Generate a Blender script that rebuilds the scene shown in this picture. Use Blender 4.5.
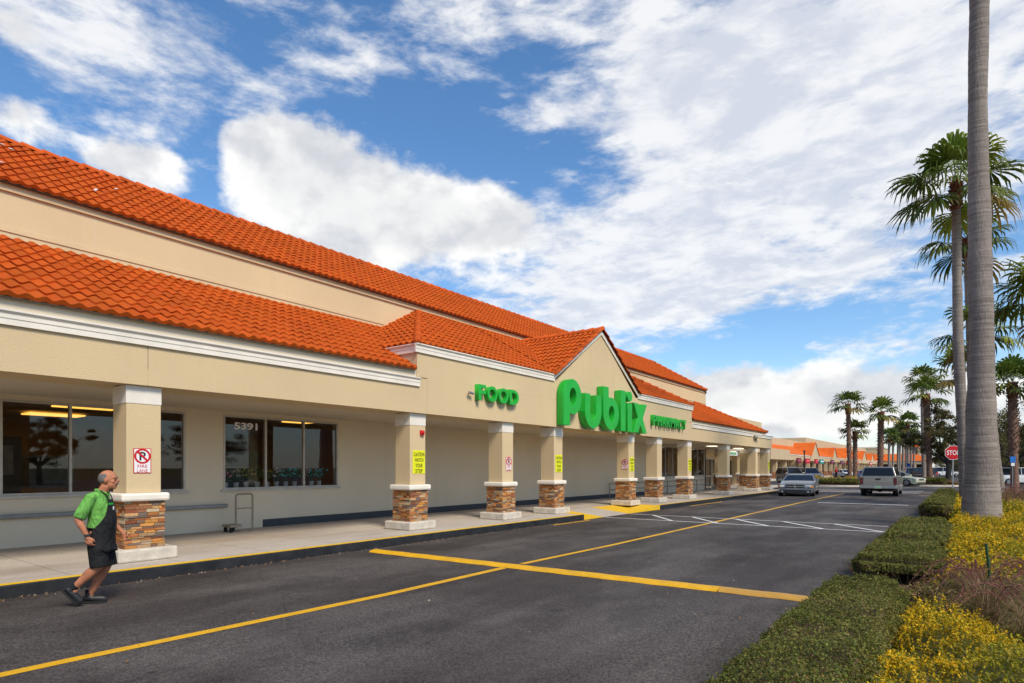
import bpy, bmesh, math, random
import numpy as np
from mathutils import Vector, Matrix, Euler, noise as mnoise
random.seed(7); rng = np.random.default_rng(7)
R = math.radians; PI = math.pi
S = bpy.context.scene; COL = S.collection
for o in list(bpy.data.objects): bpy.data.objects.remove(o)

# ------------------------------------------------------------------ camera
F_PX = 608.0; TH = math.atan(451.5 / F_PX); CT, ST = math.cos(TH), math.sin(TH); HC = 1.70
cam = bpy.data.cameras.new('camera'); cam_o = bpy.data.objects.new('camera', cam); COL.objects.link(cam_o)
cam.sensor_width = 36; cam.lens = F_PX / 1024 * 36; cam.shift_y = (468 - 341.5) / 1024
cam.clip_end = 6000; cam.clip_start = 0.05
cam_o.location = (0, 0, HC); cam_o.rotation_euler = (R(90), 0, TH)
S.camera = cam_o
def at(px, py=None, z=0.0, depth=None):
    """world point of a place measured in the photo: on height z, or at a given distance"""
    u = px - 512
    if depth is None: depth = (HC - z) * F_PX / (py - 468)
    r = u * depth / F_PX
    return Vector((r * CT - depth * ST, r * ST + depth * CT, z))
def z_at(py, depth): return HC + (468 - py) * depth / F_PX

# ------------------------------------------------------------------ sun, sky
SUN_EL, SUN_AZ = R(47), R(68)      # azimuth measured clockwise from the -Y axis towards +X
sd = Vector((math.sin(SUN_AZ) * math.cos(SUN_EL), -math.cos(SUN_AZ) * math.cos(SUN_EL), math.sin(SUN_EL)))
sun = bpy.data.lights.new('sun', 'SUN'); sun.energy = 3.0; sun.angle = R(18); sun.color = (1, .91, .77)
sun_o = bpy.data.objects.new('sun', sun); COL.objects.link(sun_o)
sun_o.rotation_euler = sd.to_track_quat('Z', 'Y').to_euler()
S.view_settings.view_transform = 'Standard'; S.view_settings.look = 'None'
S.view_settings.exposure = 0.42; S.view_settings.gamma = 1
try: S.view_settings.use_curve_mapping = False
except Exception: pass

W = bpy.data.worlds.new('World'); S.world = W; W.use_nodes = True
nt = W.node_tree; N = nt.nodes; L = nt.links; N.clear()
def nd(t, **k):
    n = N.new(t)
    for a, b in k.items(): setattr(n, a, b)
    return n
def mth(op, a, b=None, c=None, clamp=False):
    n = N.new('ShaderNodeMath'); n.operation = op; n.use_clamp = clamp
    for i, v in enumerate((a, b, c)):
        if v is None: continue
        if isinstance(v, (int, float)): n.inputs[i].default_value = v
        else: L.new(v, n.inputs[i])
    return n.outputs[0]
def mixc(f, a, b):
    n = N.new('ShaderNodeMix'); n.data_type = 'RGBA'
    for s, v in ((n.inputs['Factor'], f), (n.inputs[6], a), (n.inputs[7], b)):
        if isinstance(v, (int, float)): s.default_value = v
        elif isinstance(v, tuple): s.default_value = (*v, 1)
        else: L.new(v, s)
    return n.outputs[2]
def sstep(v, lo, hi):
    n = N.new('ShaderNodeMapRange'); n.interpolation_type = 'SMOOTHSTEP'
    L.new(v, n.inputs[0]); n.inputs[1].default_value = lo; n.inputs[2].default_value = hi
    return n.outputs[0]
sky = nd('ShaderNodeTexSky', sky_type='NISHITA', sun_disc=False)
sky.sun_elevation = SUN_EL; sky.sun_rotation = math.atan2(sd.x, sd.y); sky.air_density = 1.0; sky.dust_density = .4; sky.ozone_density = 2.2
tc = nd('ShaderNodeTexCoord'); sep = nd('ShaderNodeSeparateXYZ'); L.new(tc.outputs['Generated'], sep.inputs[0])
dx, dy, dz = sep.outputs
az = mth('MULTIPLY', mth('ARCTAN2', dx, dy), 180 / PI)           # 0 = +Y, negative to the left
el = mth('MULTIPLY', mth('ARCSINE', dz), 180 / PI)
def azel(px, py):
    v = Vector(((px - 512) * CT - F_PX * ST, (px - 512) * ST + F_PX * CT, 468 - py)).normalized()
    return math.degrees(math.atan2(v.x, v.y)), math.degrees(math.asin(v.z))
def blob(px, py, sx, sy):
    a, e = azel(px, py); a2, _ = azel(px + sx, py); _, e2 = azel(px, py - sy)
    p = mth('DIVIDE', mth('SUBTRACT', az, a), abs(a2 - a) + .01); q = mth('DIVIDE', mth('SUBTRACT', el, e), abs(e2 - e) + .01)
    r = mth('ADD', mth('MULTIPLY', p, p), mth('MULTIPLY', q, q))
    return mth('EXPONENT', mth('MULTIPLY', r, -1.0))
def cloud_vec(off=0.0, k=.16):
    zz = mth('ADD', mth('ADD', dz, k), off)
    c = nd('ShaderNodeCombineXYZ'); L.new(mth('DIVIDE', dx, zz), c.inputs[0]); L.new(mth('DIVIDE', dy, zz), c.inputs[1])
    L.new(mth('MULTIPLY', mth('ADD', dz, off), 3.0), c.inputs[2]); return c.outputs[0]
def fbm(vec, scale, detail, rough=.55, dist=0.0, lac=2.0):
    n = nd('ShaderNodeTexNoise'); n.inputs['Scale'].default_value = scale; n.inputs['Detail'].default_value = detail
    n.inputs['Roughness'].default_value = rough; n.inputs['Distortion'].default_value = dist; L.new(vec, n.inputs['Vector']); return n.outputs['Fac']
def total(terms):
    s = None
    for w, b in terms:
        t = mth('MULTIPLY', b, w); s = t if s is None else mth('ADD', s, t)
    return s
# thin high sheet, mottled
hv = cloud_vec(0, .25)
h1 = fbm(hv, 3.0, 10, .62, .3); h2 = fbm(hv, 11.0, 8, .62, .15); h3 = fbm(hv, 5.5, 9, .6, .5)
hn = mth('ADD', mth('MULTIPLY', h1, .62), mth('MULTIPLY', h2, .38))
hcov = total([(.34, blob(900, 60, 300, 150)), (.30, blob(720, 150, 160, 150)), (.24, blob(600, 260, 130, 60)), (.20, blob(640, 305, 150, 45)), (.15, blob(300, 50, 150, 45)), (.07, blob(110, 75, 120, 50)), (.16, blob(520, 115, 60, 26)), (.14, blob(700, 290, 110, 40)), (.10, blob(420, 75, 60, 22)), (.10, blob(860, 345, 120, 30)), (.20, blob(480, 10, 90, 38)), (.12, blob(640, 30, 70, 60)),
              (.11, blob(190, 130, 180, 90)), (.14, blob(900, 250, 120, 50)), (.13, blob(110, 30, 90, 60)),(.13, blob(560, 115, 50, 30)), (.10, blob(1000, 300, 80, 50)),
              (-.18, blob(450, 125, 80, 34)), (-.04, blob(330, 100, 60, 30)), (-.16, blob(545, 150, 60, 28)), (-.16, blob(790, 318, 90, 32)), (-.10, blob(975, 255, 60, 22)), (-.10, blob(720, 335, 60, 20))])
hmask = sstep(mth('ADD', hn, mth('MULTIPLY', hcov, .82)), .52, .72)
# heaped cumulus
cv = cloud_vec(0, .10)
def cum(off):
    c = nd('ShaderNodeCombineXYZ'); L.new(dx, c.inputs[0]); L.new(dy, c.inputs[1]); L.new(mth('MULTIPLY', mth('ADD', dz, off), 1.5), c.inputs[2]); v = c.outputs[0]
    return mth('ADD', mth('MULTIPLY', fbm(v, 8.5, 11, .58, .1), .72), mth('MULTIPLY', fbm(v, 30.0, 8, .6), .28))
ccov = total([(.40, blob(285, 160, 72, 48)), (.40, blob(365, 205, 100, 50)), (.34, blob(465, 212, 75, 30)), (.22, blob(400, 250, 120, 40)), (.34, blob(20, 30, 45, 36)), (.24, blob(15, 118, 40, 26)), (.36, blob(130, 160, 60, 26)),
              (.20, blob(520, 0, 60, 30)), (.40, blob(725, 392, 75, 26)), (.36, blob(840, 410, 150, 34)), (.10, blob(900, 335, 60, 24)), (.20, blob(960, 395, 120, 36)), (-.12, blob(880, 300, 200, 40)),
              (-.22, blob(790, 312, 100, 26)), (-.40, blob(120, 92, 90, 34)), (-.34, blob(203, 165, 16, 44)), (-.26, blob(440, 110, 110, 46)), (-.3, blob(570, 160, 50, 30)), (-.2, blob(180, 90, 60, 30)), (-.2, blob(600, 20, 140, 60)), (-.12, blob(900, 150, 300, 120))])
c0 = mth('ADD', cum(0.0), ccov); c1 = mth('ADD', cum(0.018), ccov)
cmask = sstep(c0, .57, .77)
def low(off):
    c = nd('ShaderNodeCombineXYZ'); L.new(dx, c.inputs[0]); L.new(dy, c.inputs[1]); L.new(mth('MULTIPLY', mth('ADD', dz, off), 1.5), c.inputs[2]); return mth('ADD', fbm(c.outputs[0], 7.0, 4, .5), mth('MULTIPLY', ccov, 1.0))
lit = mth('ADD', mth('MULTIPLY', sstep(mth('SUBTRACT', low(0.0), low(0.05)), -.10, .12), .75), mth('MULTIPLY', sstep(mth('SUBTRACT', c0, c1), -.08, .08), .25))                    # thinner above = sunlit top
thick = sstep(c0, .72, 1.15)
ctop = mixc(lit, (5.8, 5.95, 6.3), (9.4, 9.3, 9.0))
ccol = mixc(mth('MULTIPLY', thick, .40), ctop, (5.0, 5.2, 5.5))
hs = nd('ShaderNodeHueSaturation'); hs.inputs['Saturation'].default_value = 1.20; hs.inputs['Value'].default_value = 1.5; L.new(sky.outputs[0], hs.inputs['Color'])
s1 = mixc(mth('MULTIPLY', hmask, .90), hs.outputs[0], mixc(sstep(mth('ADD', mth('MULTIPLY', h3, .55), mth('MULTIPLY', h2, .45)), .40, .60), (6.0, 6.3, 7.0), (8.3, 8.3, 8.3)))
hz = sstep(el, 10, -1)
s2 = mixc(mth('MULTIPLY', hz, .55), s1, (5.2, 5.8, 6.6))
s3 = mixc(mth('MULTIPLY', cmask, .97), s2, ccol)
bg = nd('ShaderNodeBackground'); bg.inputs[1].default_value = .09; L.new(s3, bg.inputs[0])
wo = nd('ShaderNodeOutputWorld'); L.new(bg.outputs[0], wo.inputs[0])
W.cycles.sampling_method = 'MANUAL'; W.cycles.sample_map_resolution = 512

# ------------------------------------------------------------------ materials
MATS = {}
class MT:
    def __init__(s, name, rough=.8, spec=.3):
        s.m = bpy.data.materials.new(name); s.m.use_nodes = True; s.t = s.m.node_tree
        s.b = s.t.nodes['Principled BSDF']; s.b.inputs['Roughness'].default_value = rough
        s.b.inputs['Specular IOR Level'].default_value = spec; MATS[name] = s.m
    def n(s, t, **k):
        x = s.t.nodes.new(t)
        for a, b in k.items(): setattr(x, a, b)
        return x
    def co(s, sc=(1, 1, 1), kind='Object'):
        t = s.n('ShaderNodeTexCoord'); m = s.n('ShaderNodeMapping'); m.inputs['Scale'].default_value = sc
        s.t.links.new(t.outputs[kind], m.inputs[0]); return m.outputs[0]
    def noise(s, scale, detail=4, sc=(1, 1, 1), rough=.55, kind='Object'):
        x = s.n('ShaderNodeTexNoise'); x.inputs['Scale'].default_value = scale; x.inputs['Detail'].default_value = detail; x.inputs['Roughness'].default_value = rough
        s.t.links.new(s.co(sc, kind), x.inputs['Vector']); return x.outputs['Fac']
    def ramp(s, v, lo, hi, a=0.0, b=1.0):
        x = s.n('ShaderNodeMapRange'); x.inputs[1].default_value = lo; x.inputs[2].default_value = hi; x.inputs[3].default_value = a; x.inputs[4].default_value = b
        s.t.links.new(v, x.inputs[0]); return x.outputs[0]
    def mix(s, f, a, b, mode='MIX'):
        x = s.n('ShaderNodeMix', data_type='RGBA', blend_type=mode)
        for i, v in ((x.inputs['Factor'], f), (x.inputs[6], a), (x.inputs[7], b)):
            if isinstance(v, (int, float)): i.default_value = v
            elif isinstance(v, tuple): i.default_value = (*v, 1)
            else: s.t.links.new(v, i)
        return x.outputs[2]
    def attr(s, name='Col'):
        x = s.n('ShaderNodeAttribute', attribute_name=name); return x.outputs['Color']
    def col(s, v):
        i = s.b.inputs['Base Color']
        if isinstance(v, tuple): i.default_value = (*v, 1)
        else: s.t.links.new(v, i)
        return s
    def rgh(s, v): s.t.links.new(v, s.b.inputs['Roughness']); return s
    def bump(s, v, dist=.01, strength=.5):
        x = s.n('ShaderNodeBump'); x.inputs['Distance'].default_value = dist; x.inputs['Strength'].default_value = strength
        s.t.links.new(v, x.inputs['Height']); s.t.links.new(x.outputs[0], s.b.inputs['Normal']); return s
def simple(name, c, rough=.7, spec=.3, metal=0, var=.12, nscale=6, bump=0):
    m = MT(name, rough, spec); m.b.inputs['Metallic'].default_value = metal
    n = m.noise(nscale, 5); d = tuple(x * (1 - var) for x in c); e = tuple(min(1, x * (1 + var)) for x in c)
    m.col(m.mix(m.ramp(n, .3, .7), d, e))
    if bump: m.bump(m.noise(nscale * 12, 3), bump, .6)
    return m.m
def stucco(name, c, stain=.10):
    m = MT(name, .9, .15)
    big = m.noise(.5, 5); drip = m.noise(1.0, 6, (2.5, 2.5, .25)); fine = m.noise(60, 3)
    a = m.mix(m.ramp(big, .3, .75), c, tuple(x * (1 - stain) for x in c))
    a = m.mix(m.ramp(drip, .53, .8, 0, .30), a, tuple(x * .80 for x in c))
    a = m.mix(m.ramp(fine, .35, .7, 0, .22), a, tuple(x * .80 for x in c))
    m.col(a); m.bump(m.noise(34, 4, (1, 1, 1.4)), .012, .55); return m.m
M_ST = stucco('stucco_tan', (.66, .50, .29), .12); M_WALL = stucco('stucco_wall', (.77, .66, .49)); M_UP = stucco('stucco_upper', (.67, .515, .305), .12)
M_SOF = stucco('soffit_paint', (.66, .57, .43)); M_FAR = stucco('stucco_far', (.58, .44, .27))
M_WHITE = simple('trim_white', (.78, .71, .60), .6, .3, var=.07, nscale=2.5)
M_PLINTH = simple('plinth_grey', (.055, .062, .07), .6)
m = MT('roof_tile', .85, .12); a = m.attr(); n1 = m.noise(1.3, 5); n2 = m.noise(22, 4)
a = m.mix(m.ramp(n1, .5, .85, 0, .25), a, (.36, .065, .016)); a = m.mix(m.ramp(n2, .55, .8, 0, .35), a, (.20, .05, .025)); m.col(a); m.bump(n2, .006, .4); M_TILE = m.m
m = MT('far_tile', .8, .1); m.col(m.mix(m.ramp(m.noise(.9, 5), .35, .7), (.66, .14, .022), (.54, .10, .016))); M_FTILE = m.m
m = MT('tile_debris', .9); m.col((.55, .50, .45)); M_DEBRIS = m.m
# asphalt
m = MT('asphalt', .82, .25)
fine = m.noise(55, 4, rough=.7); mid = m.noise(1.3, 5, (1, .22, 1)); big = m.noise(.22, 5, (1, .5, 1)); blot = m.noise(.9, 6)
a = m.mix(m.ramp(fine, .35, .70), (.022, .0185, .017), (.148, .124, .110))
a = m.mix(m.ramp(m.noise(9, 5, rough=.7), .5, .7, 0, .35), a, (.15, .13, .115)); a = m.mix(m.ramp(mid, .46, .66, 0, .55), a, (.030, .025, .022)); a = m.mix(m.ramp(big, .46, .62, 0, .5), a, (.125, .106, .096))
a = m.mix(m.ramp(blot, .56, .74, 0, .6), a, (.030, .026, .025)); a = m.mix(m.ramp(m.noise(.5, 6, (1, .8, 1)), .5, .68, 0, .5), a, (.034, .030, .029))
v = m.n('ShaderNodeTexVoronoi'); v.feature = 'DISTANCE_TO_EDGE'; v.inputs['Scale'].default_value = .23; m.t.links.new(m.co((1, .6, 1)), v.inputs['Vector'])
a = m.mix(m.ramp(v.outputs['Distance'], .0, .004, .45, 0), a, (.028, .026, .026))
v2 = m.n('ShaderNodeTexVoronoi'); v2.inputs['Scale'].default_value = 75; m.t.links.new(m.co(), v2.inputs['Vector']); bw = m.n('ShaderNodeRGBToBW'); m.t.links.new(v2.outputs['Color'], bw.inputs[0])
a = m.mix(m.ramp(bw.outputs[0], .45, .85, 0, .55), a, (.20, .175, .155)); a = m.mix(m.ramp(bw.outputs[0], .45, .2, 0, .45), a, (.016, .014, .013))
spot = m.noise(3.2, 3); a = m.mix(m.ramp(spot, .68, .74, 0, .6), a, (.022, .02, .019))
pt = m.noise(.42, 6, (1.1, .55, 1), .6); trk = m.noise(1.1, 4, (1.0, .05, 1)); a = m.mix(m.ramp(pt, .40, .58, 0, .95), a, m.mix(1.0, a, (.46, .44, .44), 'MULTIPLY')); a = m.mix(m.ramp(trk, .50, .66, 0, .45), a, m.mix(1.0, a, (1.45, 1.43, 1.42), 'MULTIPLY'))
m.col(a); m.rgh(m.ramp(mid, .3, .7, .62, .9)); m.bump(m.noise(90, 3, rough=.8), .008, .6); M_ASPH = m.m
# concrete walk
m = MT('concrete', .85, .25); g = m.noise(26, 4); bg_ = m.noise(.55, 6, (1, .35, 1)); st = m.noise(1.6, 5, (1, .5, 1))
a = m.mix(m.ramp(g, .3, .7), (.40, .345, .285), (.52, .455, .375)); a = m.mix(m.ramp(bg_, .46, .68, 0, .60), a, (.25, .185, .125)); a = m.mix(m.ramp(st, .55, .72, 0, .5), a, (.30, .25, .20))
m.col(a); m.bump(g, .004, .4); M_CONC = m.m
M_SLAB = simple('concrete_slab', (.56, .50, .41), .85, .2, var=.22, nscale=5, bump=.004)
M_KBLACK = simple('kerb_black', (.018, .018, .019), .55, .4, var=.5, nscale=4, bump=.004)
def paint(name, c, wear=.55, under=(.085, .078, .075), lo=.50, hi=.72):
    m = MT(name, .6, .35); a = m.mix(m.ramp(m.noise(5, 4), .3, .7), c, tuple(x * .82 for x in c))
    a = m.mix(m.ramp(m.noise(38, 6, rough=.75), lo, hi, 0, wear), a, under); a = m.mix(m.ramp(m.noise(1.1, 5), .55, .8, 0, wear), a, under); m.col(a); m.bump(m.noise(80, 3), .004, .4); return m.m
M_YEL = paint('paint_yellow', (.80, .42, .008), .5); M_YKERB = paint('kerb_yellow', (.84, .50, .010), .22, (.35, .30, .2)); M_WPAINT = paint('paint_white', (.78, .76, .73), .5, lo=.5)
M_BUMPOLD = paint('bump_worn', (.55, .29, .04), .65, (.25, .19, .12))
m = MT('stone', .85, .2); m.col(m.mix(m.ramp(m.noise(30, 5), .35, .7, 0, .5), m.attr(), m.mix(1.0, m.attr(), (.45, .42, .40), 'MULTIPLY'))); m.bump(m.noise(38, 5), .012, .8); M_STONE = m.m
M_GREEN = simple('sign_green', (.010, .39, .028), .38, .5, var=.08, nscale=2)
M_GREEN2 = simple('sign_green_side', (.012, .40, .040), .42, .5, var=.08, nscale=2)
M_SYEL = simple('sign_yellow', (.74, .74, .015), .5, var=.04); M_BLACK = simple('black', (.015, .015, .015), .6); M_RED = simple('sign_red', (.55, .012, .018), .45, var=.06)
M_SWHITE = simple('sign_white', (.78, .76, .74), .5, var=.04); M_ALU = simple('aluminium', (.42, .42, .42), .38, .5, .8); M_STEEL = simple('steel_rail', (.26, .26, .26), .42, .5, .7)
M_BRZ = simple('bronze_metal', (.30, .24, .17), .5, .5, .3); M_FRAME = simple('window_frame', (.52, .48, .42), .5, .4, .1); M_DARKFR = simple('dark_frame', (.03, .03, .03), .5)
m = MT('window_glass', .02, .5); m.b.inputs['Base Color'].default_value = (.05, .055, .055, 1)
tr = m.n('ShaderNodeBsdfTransparent'); tr.inputs[0].default_value = (.80, .80, .78, 1); gl = m.n('ShaderNodeBsdfGlossy'); gl.inputs['Roughness'].default_value = .01; gl.inputs[0].default_value = (.8, .85, .9, 1)
fr = m.n('ShaderNodeFresnel'); fr.inputs[0].default_value = 1.55; mx = m.n('ShaderNodeMixShader'); m.t.links.new(m.ramp(fr.outputs[0], 0, 1, .035, .75), mx.inputs[0])
m.t.links.new(tr.outputs[0], mx.inputs[1]); m.t.links.new(gl.outputs[0], mx.inputs[2]); m.t.links.new(mx.outputs[0], m.t.nodes['Material Output'].inputs[0]); M_GLASS = m.m
M_CGLASS = simple('car_glass', (.012, .014, .016), .08, .45); M_INT = simple('interior_brown', (.34, .235, .14), .8, var=.3, nscale=.7); M_INTF = simple('interior_floor', (.30, .24, .17), .5)
m = MT('lamp_warm'); m.b.inputs['Emission Color'].default_value = (1, .52, .09, 1); m.b.inputs['Emission Strength'].default_value = 1.5; M_LAMP = m.m
m = MT('lamp_white'); m.b.inputs['Emission Color'].default_value = (1, .9, .7, 1); m.b.inputs['Emission Strength'].default_value = 1.2; M_LAMPW = m.m
m = MT('leaf', .6, .25); a = m.attr(); m.col(a)
tl = m.n('ShaderNodeBsdfTranslucent'); m.t.links.new(a, tl.inputs[0]); mx = m.n('ShaderNodeMixShader'); mx.inputs[0].default_value = .30
m.t.links.new(m.b.outputs[0], mx.inputs[1]); m.t.links.new(tl.outputs[0], mx.inputs[2]); m.t.links.new(mx.outputs[0], m.t.nodes['Material Output'].inputs[0]); M_LEAF = m.m
m = MT('mulch', .95, .1); a = m.mix(m.ramp(m.noise(28, 6, rough=.7), .35, .65), (.05, .032, .02), (.19, .125, .075)); m.col(a); m.bump(m.noise(45, 5), .03, .9); M_MULCH = m.m
m = MT('far_ground', .95, .1); m.col(m.mix(m.ramp(m.noise(.2, 6), .35, .65), (.05, .065, .02), (.11, .10, .05))); M_GROUND = m.m
M_TWIG = simple('hedge_core', (.13, .09, .055), .95, .05, var=.4, nscale=25, bump=.02)
m = MT('palm_bark', .92, .1)
rg = m.noise(2.2, 6, (.35, .35, 5.5), .62); rf = m.noise(2.0, 5, (.6, .6, 16), .6); big_ = m.noise(.9, 5, (2.5, 2.5, .8)); crk = m.noise(9, 5, (3, 3, .5))
a = m.mix(m.ramp(rg, .35, .68), (.31, .262, .222), (.185, .15, .125)); a = m.mix(m.ramp(rf, .52, .66, 0, .55), a, (.115, .098, .088)); a = m.mix(m.ramp(big_, .5, .75, 0, .5), a, (.38, .32, .265)); a = m.mix(m.ramp(crk, .58, .74, 0, .5), a, (.10, .085, .075))
m.col(a); m.bump(m.mix(.5, rg, crk), .05, .9); M_BARK = m.m
M_BOOT = simple('palm_boots', (.17, .065, .035), .95, .05, var=.5, nscale=9, bump=.03)
M_BARKB = simple('palm_bark_brown', (.20, .12, .085), .95, .05, var=.4, nscale=5, bump=.03); M_BOOTG = simple('palm_skirt', (.17, .10, .065), .95, .05, var=.55, nscale=7, bump=.05)
M_OAK = simple('oak_bark', (.10, .085, .07), .95, .05, var=.4, nscale=6, bump=.03)
M_SKIN = simple('skin', (.42, .165, .088), .6, .2, var=.25, nscale=11); M_SHIRT = simple('polo_green', (.14, .36, .075), .9, .08, var=.25, nscale=9, bump=0)
M_CLOTH = simple('cloth_black', (.016, .016, .017), .85, .15, var=.3, nscale=9); M_SHOE = simple('shoe_black', (.014, .014, .016), .45, .4); 
for m_ in (M_SHIRT, M_CLOTH):
    t_ = m_.node_tree; q_ = t_.nodes.new('ShaderNodeTexNoise'); q_.inputs['Scale'].default_value = 7; q_.inputs['Detail'].default_value = 3; q_.inputs['Distortion'].default_value = 1.6; c_ = t_.nodes.new('ShaderNodeTexCoord'); g_ = t_.nodes.new('ShaderNodeMapping'); g_.inputs['Scale'].default_value = (1, 1, .55); t_.links.new(c_.outputs['Object'], g_.inputs[0]); t_.links.new(g_.outputs[0], q_.inputs['Vector'])
    u_ = t_.nodes.new('ShaderNodeBump'); u_.inputs['Distance'].default_value = .06; u_.inputs['Strength'].default_value = .9; t_.links.new(q_.outputs['Fac'], u_.inputs['Height']); t_.links.new(u_.outputs[0], t_.nodes['Principled BSDF'].inputs['Normal'])
M_HAIR = simple('grey_hair', (.15, .135, .125), .9, .1, var=.3, nscale=60)
M_RUB = simple('rubber', (.018, .018, .018), .8); M_RIM = simple('rim', (.42, .42, .43), .3, .5, .8); M_CHROME = simple('chrome', (.6, .6, .6), .2, .6, .9)
def carpaint(name, c, metal=.5):
    m = MT(name, .26, .5); m.b.inputs['Metallic'].default_value = metal; m.b.inputs['Coat Weight'].default_value = .6; m.b.inputs['Coat Roughness'].default_value = .08
    m.col(m.mix(m.ramp(m.noise(3, 3), .3, .7), c, tuple(x * .9 for x in c))); return m.m
M_TLAMP = simple('tail_lamp', (.10, .008, .012), .2, .6); M_HLAMP = simple('head_lamp', (.62, .60, .52), .12, .7); M_AMBER = simple('amber_lamp', (.7, .22, .02), .3)

# ------------------------------------------------------------------ mesh builder
class MB:
    def __init__(s): s.v = []; s.f = []; s.c = []; s.mi = []; s.sm = []
    def add(s, vs, fs, col=None, mi=0, sm=False):
        o = len(s.v); s.v.extend([tuple(v) for v in vs])
        for f in fs: s.f.append(tuple(i + o for i in f)); s.c.append(col); s.mi.append(mi); s.sm.append(sm)
        return s
    def box(s, x0, x1, y0, y1, z0, z1, **k):
        if x0 > x1: x0, x1 = x1, x0
        if y0 > y1: y0, y1 = y1, y0
        vs = [(x, y, z) for z in (z0, z1) for y in (y0, y1) for x in (x0, x1)]
        return s.add(vs, [(0, 2, 3, 1), (4, 5, 7, 6), (0, 1, 5, 4), (2, 6, 7, 3), (0, 4, 6, 2), (1, 3, 7, 5)], **k)
    def obox(s, c, size, mat=None, **k):
        hx, hy, hz = (q / 2 for q in size); mat = mat or Matrix(); c = Vector(c)
        vs = [c + mat @ Vector((x * hx, y * hy, z * hz)) for z in (-1, 1) for y in (-1, 1) for x in (-1, 1)]
        return s.add(vs, [(0, 2, 3, 1), (4, 5, 7, 6), (0, 1, 5, 4), (2, 6, 7, 3), (0, 4, 6, 2), (1, 3, 7, 5)], **k)
    def tube(s, pts, rad, n=10, caps=True, sm=True, **k):
        pts = [Vector(p) for p in pts]; m_ = len(pts)
        if not isinstance(rad, (list, tuple)): rad = [rad] * m_
        vs = []; ref = None
        for i, p in enumerate(pts):
            t = (pts[min(i + 1, m_ - 1)] - pts[max(i - 1, 0)]).normalized()
            if ref is None: ref = Vector((1, 0, 0)) if abs(t.x) < .8 else Vector((0, 1, 0))
            a = (ref - t * ref.dot(t)).normalized(); b = t.cross(a); ref = a
            for j in range(n):
                q = 2 * PI * j / n; r = rad[i]
                rr = r if not isinstance(r, tuple) else None
                if rr is None: vs.append(p + a * math.cos(q) * r[0] + b * math.sin(q) * r[1])
                else: vs.append(p + (a * math.cos(q) + b * math.sin(q)) * rr)
        fs = [(i * n + j, i * n + (j + 1) % n, (i + 1) * n + (j + 1) % n, (i + 1) * n + j) for i in range(m_ - 1) for j in range(n)]
        s.add(vs, fs, sm=sm, **k)
        if caps: s.add(vs[:n][::-1], [tuple(range(n))], **k); s.add(vs[-n:], [tuple(range(n))], **k)
        return s
    def ell(s, c, r, mat=None, nu=12, nv=8, **k):
        c = Vector(c); mat = mat or Matrix(); vs = []; fs = []
        for i in range(nv + 1):
            p = PI * i / nv
            for j in range(nu):
                q = 2 * PI * j / nu
                vs.append(c + mat @ Vector((r[0] * math.sin(p) * math.cos(q), r[1] * math.sin(p) * math.sin(q), r[2] * math.cos(p))))
        for i in range(nv):
            for j in range(nu): fs.append((i * nu + j, (i + 1) * nu + j, (i + 1) * nu + (j + 1) % nu, i * nu + (j + 1) % nu))
        return s.add(vs, fs, sm=True, **k)
    def prism(s, poly, fn, a, b, **k):
        """poly of 2-D points, fn(p, q, t) -> 3-D point"""
        n = len(poly); vs = [fn(p, q, a) for p, q in poly] + [fn(p, q, b) for p, q in poly]
        fs = [tuple(range(n))[::-1], tuple(range(n, 2 * n))] + [(i, (i + 1) % n, n + (i + 1) % n, n + i) for i in range(n)]
        return s.add(vs, fs, **k)
    def build(s, name, mats, parent=None, fixn=True, loc=None):
        me = bpy.data.meshes.new(name); me.from_pydata(s.v, [], s.f)
        if not isinstance(mats, (list, tuple)): mats = [mats]
        for x in mats: me.materials.append(x)
        me.polygons.foreach_set('material_index', s.mi); me.polygons.foreach_set('use_smooth', s.sm)
        if any(c is not None for c in s.c):
            at_ = me.color_attributes.new('Col', 'FLOAT_COLOR', 'CORNER')
            arr = np.repeat(np.array([(*(c or (.5, .5, .5)), 1) for c in s.c], dtype=np.float32), [len(f) for f in s.f], axis=0)
            at_.data.foreach_set('color', arr.ravel())
        if fixn:
            bm = bmesh.new(); bm.from_mesh(me); bmesh.ops.recalc_face_normals(bm, faces=bm.faces); bm.to_mesh(me); bm.free()
        me.update(); o = bpy.data.objects.new(name, me); COL.objects.link(o)
        if parent: o.parent = parent
        if loc: o.location = loc
        return o
def npmesh(name, V, Fq, colr, mat, parent=None, smooth=False):
    """fast mesh from arrays: V (n,3), Fq (m,k), colr (m,3)"""
    me = bpy.data.meshes.new(name); k = Fq.shape[1]
    me.vertices.add(len(V)); me.vertices.foreach_set('co', V.astype(np.float32).ravel())
    me.loops.add(Fq.size); me.loops.foreach_set('vertex_index', Fq.astype(np.int32).ravel())
    me.polygons.add(len(Fq)); me.polygons.foreach_set('loop_start', np.arange(0, Fq.size, k, dtype=np.int32)); me.polygons.foreach_set('loop_total', np.full(len(Fq), k, dtype=np.int32))
    me.update(calc_edges=True)
    if colr is not None:
        a = me.color_attributes.new('Col', 'FLOAT_COLOR', 'CORNER'); c4 = np.concatenate([colr, np.ones((len(colr), 1))], 1).astype(np.float32)
        a.data.foreach_set('color', np.repeat(c4, k, axis=0).ravel())
    if smooth: me.polygons.foreach_set('use_smooth', [True] * len(Fq))
    me.materials.append(mat); me.validate(); o = bpy.data.objects.new(name, me); COL.objects.link(o)
    if parent: o.parent = parent
    return o
def empty(name, loc=(0, 0, 0), rz=0, label=None, cat=None, group=None, kind=None):
    o = bpy.data.objects.new(name, None); o.empty_display_size = .3; COL.objects.link(o); o.location = loc; o.rotation_euler = (0, 0, rz)
    return tag(o, label, cat, group, kind)
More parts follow.
